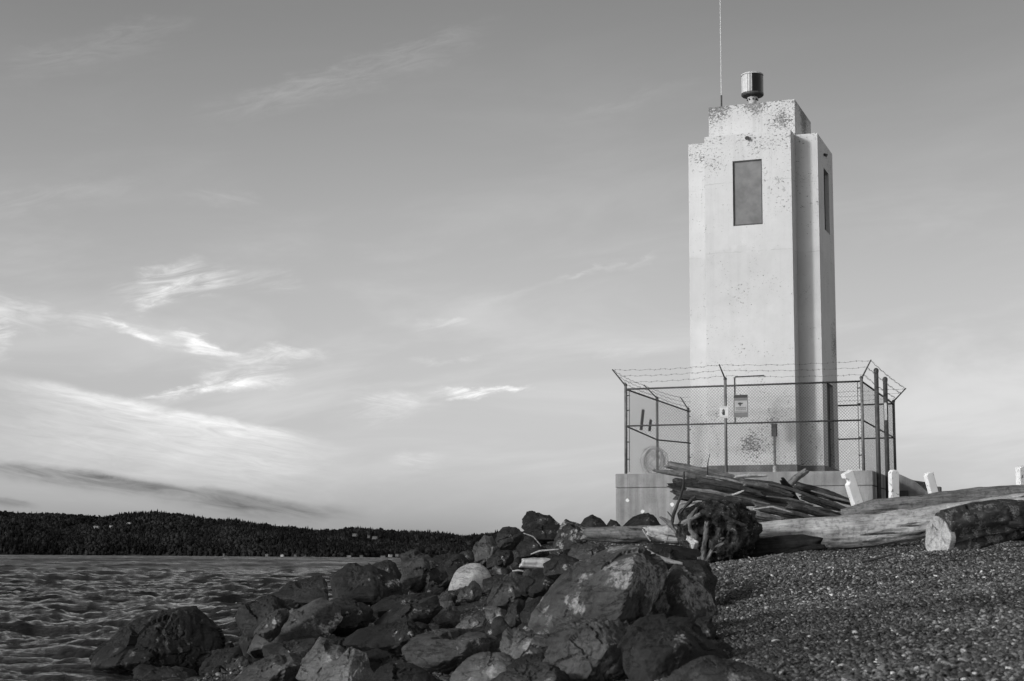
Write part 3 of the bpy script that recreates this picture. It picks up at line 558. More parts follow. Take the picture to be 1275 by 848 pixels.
STEEL = plain('galvanised_steel', .15, .6, .1, .3, 14); STEELD = plain('dark_weathered_steel', .06, .6, .1, .3, 14)
A, B, Cc, H1, H3 = 1.0615, 1.6065, 1.077, 8.30, 9.2
lh = empty('lighthouse', TW, PSI); tag(lh, 'white square art deco concrete lighthouse tower with stepped corners', 'lighthouse')
def wall_with_holes(mb, f, s0, s1, z0, z1, holes, depth):
    """f(s, d, z) maps wall coordinates (d goes into the wall)"""
    ss = sorted({s0, s1, *[h[0] for h in holes], *[h[1] for h in holes]}); zs = sorted({z0, z1, *[h[2] for h in holes], *[h[3] for h in holes]})
    for i in range(len(ss) - 1):
        for j in range(len(zs) - 1):
            cs, cz = (ss[i] + ss[i + 1]) / 2, (zs[j] + zs[j + 1]) / 2
            if any(h[0] < cs < h[1] and h[2] < cz < h[3] for h in holes): continue
            mb.add([f(ss[i], 0, zs[j]), f(ss[i + 1], 0, zs[j]), f(ss[i + 1], 0, zs[j + 1]), f(ss[i], 0, zs[j + 1])], [(0, 1, 2, 3)])
    for a, b_, c, d in holes:
        for (p, q) in (((a, c), (b_, c)), ((b_, c), (b_, d)), ((b_, d), (a, d)), ((a, d), (a, c))):
            mb.add([f(p[0], 0, p[1]), f(q[0], 0, q[1]), f(q[0], depth, q[1]), f(p[0], depth, p[1])], [(0, 1, 2, 3)])
def tower():
    mb = MB(); Z0 = .22
    corners = [(-A, -B), (A, -B), (A, -A), (B, -A), (B, A), (A, A), (A, B), (-A, B), (-A, A), (-B, A), (-B, -A), (-A, -A)]
    for i in range(12):
        p, q = corners[i], corners[(i + 1) % 12]
        if i == 0: wall_with_holes(mb, lambda s, d, z: (s, -B + d, z), -A, A, Z0, H1, [(-.365, .355, 6.02, 7.63)], .07)
        elif i == 3: wall_with_holes(mb, lambda s, d, z: (B - d, s, z), -A, A, Z0, H1, [(-.27, .45, 6.07, 7.63), (-.47, .43, .23, 2.28)], .14)
        else: mb.add([(p[0], p[1], Z0), (q[0], q[1], Z0), (q[0], q[1], H1), (p[0], p[1], H1)], [(0, 1, 2, 3)])
    mb.add([(x, y, H1) for x, y in corners], [tuple(range(12))])
    body = mb.build('wall', WHITE, lh)
    # plinth: bare concrete foot, 12 mm proud
    mb = MB(); e = .012; c2 = [(x + math.copysign(e, x), y + math.copysign(e, y)) for x, y in corners]
    V = [(x, y, z) for z in (0, .245) for x, y in c2]
    mb.add(V, [(i, (i + 1) % 12, 12 + (i + 1) % 12, 12 + i) for i in range(12)] + [tuple(range(12, 24)), tuple(range(11, -1, -1))]); 
    mb.build('plinth', CONCD, lh)
    mb = MB(); mb.box(-Cc, Cc, -Cc, Cc, H1 - .02, H3); mb.build('parapet', WHITE, lh, bevel=.012)
    # boarded windows
    wp = plain('window_board', .15, .6, 0, .28, 3); dk = plain('door_dark', .012, .7)
    for nm, fn in (('front', lambda s, d, z: (s, -B + d, z)), ('side', lambda s, d, z: (B - d, s, z))):
        s0, s1 = (-.365, .355) if nm == 'front' else (-.27, .45)
        dd = .05 if nm == 'front' else .12
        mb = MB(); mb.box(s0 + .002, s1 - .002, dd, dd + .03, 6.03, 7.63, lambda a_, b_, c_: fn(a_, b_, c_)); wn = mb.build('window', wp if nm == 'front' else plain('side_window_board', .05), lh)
        mb = MB(); t = .028
        for q in ((s0, s0 + t, 6.03, 7.63), (s1 - t, s1, 6.03, 7.63), (s0 + t, s1 - t, 6.03, 6.03 + t), (s0 + t, s1 - t, 7.63 - t, 7.63)):
            mb.box(q[0], q[1], dd - .02, dd - .002, q[2], q[3], lambda a_, b_, c_: fn(a_, b_, c_))
        mb.build('frame', STEELD, wn)
    mb = MB(); mb.box(B - .12, B - .09, -.47, .43, .25, 2.27); dr = mb.build('door', dk, lh)
    mb = MB(); mb.tube([(B - .09, .33, 1.2), (B - .05, .33, 1.2), (B - .05, .25, 1.2)], .012); mb.build('handle', STEEL, dr)
    # cold joints, rust conduit, flood light nozzle
    mb = MB(); mb.tube([(-.385, -B - .014, 1.24), (-.385, -B - .014, 2.335), (-.36, -B - .014, 2.35), (.33, -B - .014, 2.36)], .013, 6); mb.build('conduit', STEELD, lh)
    mb = MB(); mb.tube([(.02, -B, 8.19), (.02, -B - .10, 8.15)], .035, 10, .05); mb.build('drain_spout', STEELD, lh)
    mb = MB(); mb.tube([(B, -.2, 7.98), (B + .08, -.2, 7.94)], .03, 10, .045); mb.build('drain_spout', STEELD, lh)
tower()
def lantern():
    t = empty('beacon_lantern', T(-.04, -.72, H3), PSI); tag(t, 'drum shaped beacon lamp with black panel on the tower roof', 'lantern')
    wm = plain('lantern_paint', .45, .5); bk = plain('lantern_black', .006, .35); gl = plain('lantern_lens', .5, .3)
    MB().lathe([(.10, 0), (.10, .045), (.085, .05)], 20).build('foot', bk, t)
    MB().lathe([(.075, .05), (.085, .09), (.12, .2), (.13, .22)], 24).build('pedestal', wm, t, True)
    mb = MB()
    for q in range(8):
        a = q / 8 * 6.283 + .3; mb = MB(); mb.tube([(.10 * math.cos(a), .10 * math.sin(a), .15), (.135 * math.cos(a), .135 * math.sin(a), .155)], .016, 6); mb.build('bolt', bk, t)
    MB().lathe([(.13, .205), (.24, .23), (.262, .25), (.262, .285), (.24, .29)], 36).build('base_flange', STEELD, t)
    n = 36; V = []; F = []
    def arc(a0, a1, r, z0, z1, name, mat):
        mb = MB(); k = 14
        for i in range(k):
            a, b_ = a0 + (a1 - a0) * i / k, a0 + (a1 - a0) * (i + 1) / k
            mb.add([(r * math.cos(a), r * math.sin(a), z0), (r * math.cos(b_), r * math.sin(b_), z0), (r * math.cos(b_), r * math.sin(b_), z1), (r * math.cos(a), r * math.sin(a), z1),
                    (r * .8 * math.cos(a), r * .8 * math.sin(a), z0), (r * .8 * math.cos(b_), r * .8 * math.sin(b_), z0), (r * .8 * math.cos(b_), r * .8 * math.sin(b_), z1), (r * .8 * math.cos(a), r * .8 * math.sin(a), z1)], [(0, 1, 2, 3), (5, 4, 7, 6), (3, 2, 6, 7), (0, 4, 5, 1), (0, 3, 7, 4), (1, 5, 6, 2)])
        return mb.build(name, mat, t, False)
    # the viewer looks along local (+y, slightly -x): local angle -90 deg faces the camera side
    arc(rad(-81), rad(20), .245, .29, .66, 'black_panel', bk)
    arc(rad(20), rad(360 - 105), .243, .29, .66, 'lens', gl)
    arc(rad(-104), rad(-82), .244, .29, .66, 'lens', plain('lantern_lens_grey', .24, .3))
    mb = MB()
    for a in (-81, -105, 21, 110, 180): mb = MB(); mb.tube([(.25 * math.cos(rad(a)), .25 * math.sin(rad(a)), .29), (.25 * math.cos(rad(a)), .25 * math.sin(rad(a)), .66)], .009, 6); mb.build('glazing_bar', wm, t)
    MB().lathe([(.235, .66), (.262, .663), (.262, .685), (.22, .705), (.05, .72)], 36).build('lid', wm, t)
    MB().tube([(.1, .0, .02), (.2, -.02, .07), (.3, -.08, .0)], .012, 6).build('cable', bk, t)
    t.scale = (1.06, 1.06, 1.22)
lantern()
an = empty('whip_antenna', T(-.80, -.85, H3), PSI); tag(an, 'thin whip antenna rising from the left edge of the tower roof', 'antenna')
MB().tube([(0, 0, 0), (0, 0, .35)], .022, 8).build('mount', STEELD, an); MB().tube([(0, 0, .35), (.0, 0, 2.4), (-.01, 0, 4.6)], .0125, 8, .008).build('rod', plain('fibreglass', .55, .5), an)

# concrete base
bs = empty('concrete_platform', TW, PSI); tag(bs, 'square weathered concrete platform carrying the lighthouse and its fence', 'platform')
mb = MB(); mb.box(-2.905, 3.0, -3.04, 3.05, -2.6, -.335); mb.build('foundation', CONC, bs, bevel=.012)
mb = MB(); mb.box(-2.913, 3.01, -3.05, 3.06, -.325, 0); mb.build('slab', CONC, bs, bevel=.018)
mb = MB(); mb.box(-2.88, 2.97, -3.02, 3.02, -.335, -.325); mb.build('joint', CONCD, bs)
PSM = plain('white_paint_spots', .6)
for px, z in ((-2.62, -.62), (-2.25, -.88), (-1.55, -.72), (-2.45, -1.35), (-1.9, -1.5), (1.9, -.2), (-.9, -.9)):
    mb = MB(); k = 9; mb.add([(px + .045 * random.uniform(.7, 1.2) * math.cos(q / k * 6.283), -3.043, z + .045 * random.uniform(.7, 1.2) * math.sin(q / k * 6.283)) for q in range(k)], [tuple(range(k))]); mb.build('paint_spot', PSM, bs)

# ------------------------------------------------------------------ chain link fence
FXA, FXB, FYA, FYB = -2.707, 2.79, -2.873, 2.45
fence = empty('chain_link_fence', TW, PSI); tag(fence, 'chain link fence with barbed wire around the lighthouse foot', 'fence')
def wires(p0, p1, z0, z1, pitch=.0715, r=.0025, skip=None):
    """diamond mesh of two families of diagonal wires between p0 and p1"""
    p0 = np.array(p0, float); p1 = np.array(p1, float); Lh = np.linalg.norm(p1 - p0); u = (p1 - p0) / Lh; nrm = np.array([-u[1], u[0]])
    mb = MB(); H = z1 - z0
    for sgn in (1, -1):
        c = -H
        while c < Lh + H:
            # line: s = c + sgn*(z)
            if sgn == 1: a, b_ = c, c + H; za, zb = z0, z1
            else: a, b_ = c + H, c; za, zb = z0, z1
            # clip s to [0, Lh]
            def cl(s, z, s2, z2):
                if s < 0: z = z + (0 - s) / (s2 - s) * (z2 - z); s = 0
                if s > Lh: z = z + (Lh - s) / (s2 - s) * (z2 - z); s = Lh
                return s, z
            if max(a, b_) > 0 and min(a, b_) < Lh:
                sa, zza = cl(a, za, b_, zb); sb, zzb = cl(b_, zb, a, za)
                n = nrm * (.002 * sgn)
                mb.tube([(*(p0 + u * sa + n), zza), (*(p0 + u * sb + n), zzb)], r, 3)
            c += pitch
    # selvage tips
    s = 0
    while s < Lh:
        q = p0 + u * s; mb.tube([(*q, z1), (*(q + u * .01), z1 + .035)], r, 3); s += pitch
    return mb
MESHM = plain('mesh_wire', .055, .6, .1, .2, 14)
def fence_build():
    posts = [(FXA, FYA, 2.10), (-.31, FYA, 2.16), (FXB, FYA, 2.08), (FXA, -.18, 2.05), (FXA, FYB + .42, 2.06), (FXB, FYB, 2.06), (.4, FYB + .2, 2.0)]
    def rz(x, y): return 2.0
    for x, y, h in posts:
        MB().tube([(x, y, 0), (x, y, h)], .034, 10).build('post', STEEL, fence, True)
        MB().lathe([(.04, h - .02), (.042, h + .01), (.02, h + .04)], 10, (x, y, 0)).build('post_cap', STEELD, fence)
    cor = {'fl': (FXA, FYA), 'fr': (FXB, FYA), 'bl': (FXA, FYB + .42), 'br': (FXB, FYB)}
    runs = [('fl', 'fr'), ('fl', 'bl'), ('fr', 'br'), ('bl', 'br')]
    for a, b_ in runs:
        p, q = cor[a], cor[b_]
        MB().tube([(*p, 2.0), (*q, 2.0)], .021, 8).build('top_rail', STEELD, fence, True)
        if (a, b_) == ('fl', 'bl'): MB().tube([(*p, 1.13), (FXA, -.18, 1.0), (*q, 1.14)], .019, 8).build('middle_rail', STEELD, fence, True)
        else: MB().tube([(*p, 1.13), (*q, 1.13)], .019, 8).build('middle_rail', STEELD, fence, True)
        wires(p, q, .03, 2.0, r=.0025 if (a, b_) == ('fl', 'fr') else .0014).build('wire_mesh', MESHM, fence)
    # tension bars beside corner posts, with bands
    for x, y, dx, dy in ((FXA, FYA, .09, 0), (FXA, FYA, 0, .1), (FXB, FYA, -.09, 0), (FXB, FYA, 0, .1), (FXB, FYB, 0, -.12), (FXA, FYB + .42, .1, 0)):
        mb = MB(); mb.tube([(x + dx, y + dy, .05), (x + dx, y + dy, 2.0)], .009, 6)
        for z in (.35, .75, 1.13, 1.5, 1.85): mb.tube([(x, y, z), (x + dx * 1.15, y + dy * 1.15, z)], .014, 6)
        mb.build('tension_bar', STEELD, fence)
    # outward barb arms and three strands
    arms = {'fl': ((FXA, FYA, 2.08), (-3.0, FYA - .12, 2.47)), 'fm': ((-.31, FYA, 2.16), (-.37, FYA - .32, 2.46)), 'fr': ((FXB, FYA, 2.06), (3.03, FYA - .12, 2.46)),
            'lm': ((FXA, -.18, 2.05), (-3.05, -.18, 2.40)), 'bl': ((FXA, FYB + .42, 2.06), (-3.0, FYB + .72, 2.42)), 'br': ((FXB, FYB, 2.06), (3.10, FYB + .1, 2.40))}
    for k, (p, q) in arms.items(): MB().tube([p, q], .019, 8, .014).build('barb_arm', STEELD, fence)
    for a, b_ in (('fl', 'fm'), ('fm', 'fr'), ('fl', 'lm'), ('lm', 'bl'), ('fr', 'br'), ('bl', 'br')):
        for f in (.22, .6, .96):
            P0 = Vector(arms[a][0]).lerp(Vector(arms[a][1]), f); P1 = Vector(arms[b_][0]).lerp(Vector(arms[b_][1]), f)
            n = 26; pts = []
            for i in range(n + 1):
                t = i / n; q = P0.lerp(P1, t); q.z -= .035 * math.sin(math.pi * t) + .012 * math.sin(i * 1.7 + f * 9); pts.append(q)
            mb = MB(); mb.tube(pts, .0034, 4)
            Lw = (P1 - P0).length; nb = int(Lw / .125)
            for i in range(nb):
                t = (i + .5) / nb; k = min(int(t * n), n - 1); q = pts[k].lerp(pts[k + 1], t * n - k)
                for g in range(2):
                    d = Vector((random.uniform(-1, 1), random.uniform(-1, 1), random.uniform(-1, 1))).normalized() * .024; mb.tube([q - d, q + d], .0028, 3)
            mb.build('barbed_wire', STEELD, fence)
fence_build()
# signs and plates on the fence
def sign_plate(name, u0, u1, z0, z1, label, y=FYA - .03):
    t = empty(name, T((u0 + u1) / 2, y, z0), PSI); tag(t, label, 'sign'); return t, (u1 - u0), (z1 - z0)
def text(body, size, x, z, y, mat, parent, name='lettering'):
    cu = bpy.data.curves.new(name, 'FONT'); cu.body = body; cu.size = size; cu.align_x = 'CENTER'; cu.align_y = 'CENTER'; cu.extrude = .001
    cu.materials.append(mat); o = bpy.data.objects.new(name, cu); o.rotation_euler = (math.pi / 2, 0, 0); o.location = (x, y, z); return link(o, parent)
SW = plain('sign_white', .5, .5); SB = plain('sign_black', .02, .5); SG = plain('sign_grey', .12, .5)
t, ww, hh = sign_plate('warning_sign', -.11, .22, 1.26, 1.78, 'rectangular warning sign with dark top and bottom bands on the front fence')
mb = MB(); mb.box(-ww / 2, ww / 2, 0, .004, 0, hh); mb.build('panel', plain('sign_faded', .30, .5), t)
mb = MB(); mb.box(-ww / 2 + .004, ww / 2 - .004, -.004, -.001, hh * .86, hh - .004); mb.build('top_band', SB, t)
mb = MB(); mb.box(-ww / 2 + .004, ww / 2 - .004, -.004, -.001, hh * .74, hh * .855); mb.build('upper_band', SG, t)
mb = MB(); mb.box(-ww / 2 + .004, ww / 2 - .004, -.004, -.001, .004, hh * .22); mb.build('bottom_band', SG, t)
mb = MB(); mb.box(-ww / 2 + .03, ww / 2 - .03, -.004, -.001, hh * .26, hh * .275); mb.box(-ww / 2, -ww / 2 + .012, -.004, -.001, hh * .225, hh * .735); mb.box(ww / 2 - .012, ww / 2, -.004, -.001, hh * .225, hh * .735); mb.build('rule', SB, t)
mb = MB(); mb.add([(-.02 + .05 * math.cos(q), -.003, hh * .60 + .032 * math.sin(q) * (1 if q < 3.2 else .7)) for q in [k / 10 * 6.283 for k in range(10)]], [tuple(range(9, -1, -1))]); mb.add([(-.02, -.0035, hh * .58), (.045, -.0035, hh * .60), (.06, -.0035, hh * .64), (0, -.0035, hh * .64)], [(0, 1, 2, 3)]); mb.add([(-.03, -.0035, hh * .5), (.0, -.0035, hh * .5), (.0, -.0035, hh * .58), (-.03, -.0035, hh * .58)], [(0, 1, 2, 3)]); mb.build('emblem', SB, t)
mb = MB()
for z in (.43, .39, .33):
    x = -ww * .36
    while x < ww * .36:
        l = random.uniform(.015, .04); mb.box(x, min(x + l, ww * .38), -.0035, -.001, hh * z, hh * z + .010); x += l + .008
mb.build('lettering', SB, t)
mb = MB()
for z in (-.008, hh + .008): mb.tube([(0, -.006, z), (0, .02, z)], .012, 6)
mb.build('fastener', STEELD, t)
t, ww, hh = sign_plate('hand_sign', -.44, -.24, 1.25, 1.53, 'small square white sign with a raised hand symbol on the front fence post', FYA - .045)
mb = MB(); mb.box(-ww / 2, ww / 2, 0, .004, 0, hh); mb.build('panel', SW, t)
mb = MB(); mb.box(-.03, .025, -.004, -.001, .07, .14)
for x, h, dz in ((-.028, .19, 0), (-.012, .215, 0), (.004, .21, 0), (.018, .18, 0)): mb.box(x - .006, x + .006, -.004, -.001, .14, h)
mb.add([(-.03, -.003, .09), (-.055, -.003, .13), (-.045, -.003, .14), (-.025, -.003, .12)], [(0, 1, 2, 3)])
mb.build('hand_symbol', SB, t)
mb = MB(); mb.box(-ww * .42, ww * .42, -.004, -.001, hh - .025, hh - .018); mb.box(-ww * .42, ww * .42, -.004, -.001, .02, .026); mb.build('rule', SB, t)
for (y0, z0, y1, z1, wd, mt, lab) in ((-1.33, 1.66, -1.53, 1.14, .11, SG, 'longer grey slat hanging on the left side of the fence'), (-.66, 1.47, -.80, 1.17, .10, SB, 'shorter black slat hanging on the left side of the fence')):
    c, s = math.cos(PSI), math.sin(PSI); mb = MB(); hw = wd
    mb.add([(FXA - .03 + dx, yy, zz) for dx in (0, .012) for yy, zz in ((y1 - hw, z1), (y1 + hw, z1), (y0 + hw, z0), (y0 - hw, z0))], [(3, 2, 1, 0), (4, 5, 6, 7), (0, 1, 5, 4), (1, 2, 6, 5), (2, 3, 7, 6), (3, 0, 4, 7)])
    o = mb.build('hanging_slat', mt); o.location = TW; o.rotation_euler = (0, 0, PSI); tag(o, lab, 'slat')
# coil of spare wire mesh
def coil():
    t = empty('wire_mesh_coil', T(-2.35, -1.7, 0), PSI); tag(t, 'coil of spare chain link standing inside the left fence corner', 'wire coil')
    mb = MB()
    for k in range(18):
        r = random.uniform(.2, .36); a0 = random.uniform(0, 6.28); tl = random.uniform(-.35, .35); y = random.uniform(-.22, .22)
        mb.tube([(r * .85 * math.cos(q / 18 * 6.283 + a0), y + tl * r * math.sin(q / 18 * 6.283) * .5, .36 + r * math.sin(q / 18 * 6.283 + a0)) for q in range(19)], .0035, 3)
    for k in range(260):
        a = random.uniform(0, 6.283); r = random.uniform(.1, .38); y = random.uniform(-.3, .3); d = Vector((random.uniform(-1, 1), random.uniform(-1, 1), random.uniform(-1, 1))).normalized() * .07
        q = Vector((r * .85 * math.cos(a), y, .36 + r * math.sin(a))); mb.tube([q - d, q + d], .003, 3)
    mb.build('wire', plain('bright_wire', .28, .5), t)
coil()
t = empty('standpipe', T(.76, FYA + .25, 0), PSI); tag(t, 'short rusty pipe with a switch box behind the front fence', 'standpipe')
MB().tube([(0, 0, 0), (0, 0, .85)], .028, 8).build('pipe', STEEL, t); MB().box(-.06, .06, -.05, .05, .83, 1.12).build('box', STEELD, t, bevel=.01); MB().lathe([(.05, 0), (.05, .14), (.035, .16)], 12).build('sleeve', plain('pale_sleeve', .4), t)
t = empty('tall_pipe_post', T(3.1, -2.75, -1.1), PSI); tag(t, 'left of the two tall capped posts against the right side of the base', 'post', 'tall posts beside the base')
MB().tube([(0, 0, 0), (0, 0, 3.36)], .05, 12).build('shaft', STEELD, t, True); MB().lathe([(.055, 3.3), (.058, 3.36), (.03, 3.40)], 12).build('cap', STEELD, t); 
t2 = empty('tall_pipe_post', T(3.1, -1.32, -1.1), PSI); tag(t2, 'right of the two tall capped posts, with a pale strip on it', 'post', 'tall posts beside the base')
MB().tube([(0, 0, 0), (0, 0, 3.32)], .052, 12).build('shaft', STEELD, t2, True); MB().lathe([(.057, 3.26), (.06, 3.32), (.03, 3.36)], 12).build('cap', STEELD, t2); MB().box(-.03, .03, -.062, -.05, 2.35, 2.75).build('strip', SW, t2)
# concrete wing walls and ramp behind the right side
t = empty('concrete_steps', T(3.05, 1.0, 0), PSI); tag(t, 'low concrete wing wall and ramp falling away behind the base', 'ramp')
def prism(prof, y0, y1):
    n = len(prof); return MB().add([(x, y, z) for y in (y0, y1) for x, z in prof], [tuple(range(n)), tuple(range(2 * n - 1, n - 1, -1))] + [(i, i + n, (i + 1) % n + n, (i + 1) % n) for i in range(n)])
prism([(0, -1.8), (0, .14), (.2, .05), (.45, -.08), (.95, -.52), (.95, -1.8)], -.6, -.35).build('wing_wall', CONC, t)
prism([(0.0, -1.8), (0.0, .12), (.25, .02), (.62, -.04), (.62, -1.8)], .9, 1.1).build('rear_wall', CONCD, t)
MB().box(.78, .92, .5, .9, -1.8, -.16).build('end_block', CONCD, t); MB().box(.05, .30, -.66, -.602, -1.6, -.3).build('dark_opening', STEELD, t)  # dark box on the wall face stands for the darkness of an opening

# ------------------------------------------------------------------ rocks
def outline_hull_planes(pts):
    bm = bmesh.new()
    for p in pts: bm.verts.new(p)
    bmesh.ops.convex_hull(bm, input=bm.verts); bm.normal_update()
    c = np.mean(pts, 0); pl = []
    for f in bm.faces:
        n = np.array(f.normal[:]); h = float(n @ (np.array(f.verts[0].co[:]) - c))
        if h < 0: n, h = -n, -h
        if f.calc_area() > 1e-9: pl.append((n, h))
    bm.free(); return c, pl
def make_rock(name, pts, seed, mat, sub=5, p=140, rough=1.0, strata=1.0, chips=3, bedding=None):
    r = np.random.default_rng(seed); pts = np.array(pts, float)
    c, pl = outline_hull_planes(pts); hmin = np.mean([h for n, h in pl])
    Nn = np.array([n for n, h in pl]); Hh = np.maximum(np.array([h for n, h in pl]), hmin * .12)
    for k in range(chips):                                            # random chips knocked off the corners
        n = r.normal(size=3); n /= np.linalg.norm(n); sup = ((pts - c) @ n).max(); Nn = np.vstack([Nn, n]); Hh = np.r_[Hh, sup * r.uniform(.74, .93)]
    V, F = ico(sub)
    q = pts - c; C = np.cov(q.T) + np.eye(3) * 1e-6; ev, E = np.linalg.eigh(C); S = E @ np.diag(np.sqrt(ev / ev.max()) * .7 + .3) @ E.T
    dirs = V @ S; dirs /= np.linalg.norm(dirs, axis=1)[:, None]
    g = np.maximum(dirs @ Nn.T, 0) / Hh[None]
    mx = g.max(1); rad_ = 1 / (mx * ((g / mx[:, None]) ** p).sum(1) ** (1 / p))
    P = dirs * rad_[:, None]; size = float(np.sqrt(np.mean(rad_ ** 2)))
    # weathering: lumps, ledges along one bedding direction, fine crags
    off = r.uniform(0, 100, 3); bed = r.normal(size=3) if bedding is None else np.array(bedding, float); bed /= np.linalg.norm(bed)
    Pn = P / size
    d = .016 * fbm(Pn * 1.6 + off, 3, seed) + .013 * fbm(Pn * 5 + off, 4, seed + 9)
    Pw = Pn + .07 * np.c_[vnoise(Pn * 4 + off, 1), vnoise(Pn * 4 + off, 2), vnoise(Pn * 4 + off, 3)]
    for K, hs_, sl_ in ((9, .022, .10), (34, .0075, .07)):             # broken faces: every cell of the surface is its own small plane
        sd_ = r.normal(size=(K, 3)); sd_ /= np.linalg.norm(sd_, axis=1)[:, None]; sd_ *= r.uniform(.8, 1.1, (K, 1))
        near = ((Pw[:, None] - sd_[None]) ** 2).sum(2).argmin(1); hh_ = r.normal(0, hs_, K); g_ = r.normal(0, sl_, (K, 3))
        d += (hh_[near] + ((Pn - sd_[near]) * g_[near]).sum(1)) * rough
    st = (Pn @ bed) * 5 + 1.2 * vnoise(Pn * 1.5 + off, seed + 5); tri = np.abs((st % 1) - .5) * 2
    d += .022 * strata * (np.minimum(tri * 2.2, 1) - .6) * (.5 + .5 * vnoise(Pn * 2.2 + off, seed + 3))
    cr = np.abs(fbm(Pn * 2.1 + off + 7, 3, seed + 31)); d -= .04 * np.clip(1 - cr * 12, 0, 1)
    if sub >= 5: d += .012 * fbm(Pn * 16 + off, 3, seed + 17)
    P = P + dirs * (d * size * rough)[:, None]
    o = mesh(name, P, F, mat); o.data.set_sharp_from_angle(angle=rad(24)); o.location = c; return o
for k, (out, D, tone, lab, ex) in enumerate(ROCKS):
    a = np.array(out, float); c = a.mean(0); r = np.random.default_rng(500 + k)
    wpx, hpx = np.ptp(a[:, 0]), np.ptp(a[:, 1]); th = math.sqrt(wpx * hpx) / FPX * D * .5 * ex.get('thick', 1.0)
    lean = ex.get('tilt', .12)
    pts = []
    for (x, y) in out:
        dd = D + (c[1] - y) / hpx * th * 1.1                            # the top of a boulder lies further back than its foot
        pts.append(at(c[0] + (x - c[0]) * 1.045, c[1] + (y - c[1]) * 1.03, dd))
    fr = ex.get('front')
    if fr:
        for x, y, dz in fr: pts.append(at(x, y, D + dz))
    else:
        tl = r.uniform(-.35, .45)                                       # a blunt ridge splits the visible side into a few broad faces
        for fx, fy, fd in ((.30 * tl + .10, -.22, .62), (.55 * tl + .12, .22, .95), (-.30 + .2 * tl, .30, .80)):
            x, y = c[0] + wpx * (fx + r.uniform(-.07, .07)), c[1] + hpx * (fy + r.uniform(-.06, .06))
            pts.append(at(x, y, D + (c[1] - y) / hpx * th * 1.1 - th * fd * r.uniform(.8, 1.1)))
    for q in range(5):
        an_ = q / 5 * 6.283; f = .6
        x, y = c[0] + wpx * .5 * f * math.cos(an_), c[1] + hpx * .5 * f * math.sin(an_)
        pts.append(at(x, y, D + (c[1] - y) / hpx * th + th * r.uniform(.8, 1.1)))
    bl = a[a[:, 1].argmax()]
    pts.append(at(c[0], a[:, 1].max() + hpx * .10, D + th * .1))
    o = make_rock('boulder', pts, 40 + k, ROCK[tone], ex.get('sub', 5), ex.get('p', 140), ex.get('rough', 1.0), ex.get('strata', 1.0), bedding=ex.get('bed'))
    tag(o, lab, 'boulder', 'boulders of the shore bank')
# smaller rocks wedged between the boulders
SMALL = []
protos = []
for k in range(9):
    r = np.random.default_rng(900 + k); pts = r.normal(size=(16, 3)); pts /= np.linalg.norm(pts, axis=1)[:, None]; pts *= [1, .8, .62]; pts *= .5
    o = make_rock('riprap_rock', pts, 300 + k, ROCK[['dark', 'mid', 'dark'][k % 3]], 4, 90, 1.0, 1.0, 9); protos.append(o)
used = [False] * 9
poly_rock = [(np.array(o_, float).mean(0), D_) for o_, D_, *_ in ROCKS]
r = np.random.default_rng(77); placed = 0; tries = 0
TERSE = 'small riprap rock wedged in the gaps between the larger boulders'
while placed < 210 and tries < 9000:
    tries += 1
    D = r.uniform(6.5, 36); px = r.uniform(280, 900)
    x = (px - 637.5) / FPX * D; y = D
    if x > .55 + .03 * y and y < 17: continue
    if x > 1.4 + .02 * (y - 17) and y >= 17: continue
    z = float(ground(x, y)[0])
    if z < -.05: continue
    s = r.uniform(.18, .46) * (1 if D > 12 else .6)
    qx, qy, _ = project((x, y, z))
    if D < 12 and 600 < qx < 900 and qy < 800: continue
    if 490 < qx < 570 and 800 < qy < 850: continue
    if qx > 765 and D > 22: continue
    k = int(r.integers(9)); o = protos[k] if not used[k] else protos[k].copy()
    if used[k]: scene.collection.objects.link(o)
    used[k] = True
    o.location = (x, y, z + .10 * s); o.rotation_euler = tuple(r.uniform(0, 6.28, 3)); o.scale = (s, s, s)
    tag(o, TERSE, 'rock', 'small rocks in the gaps of the bank'); placed += 1

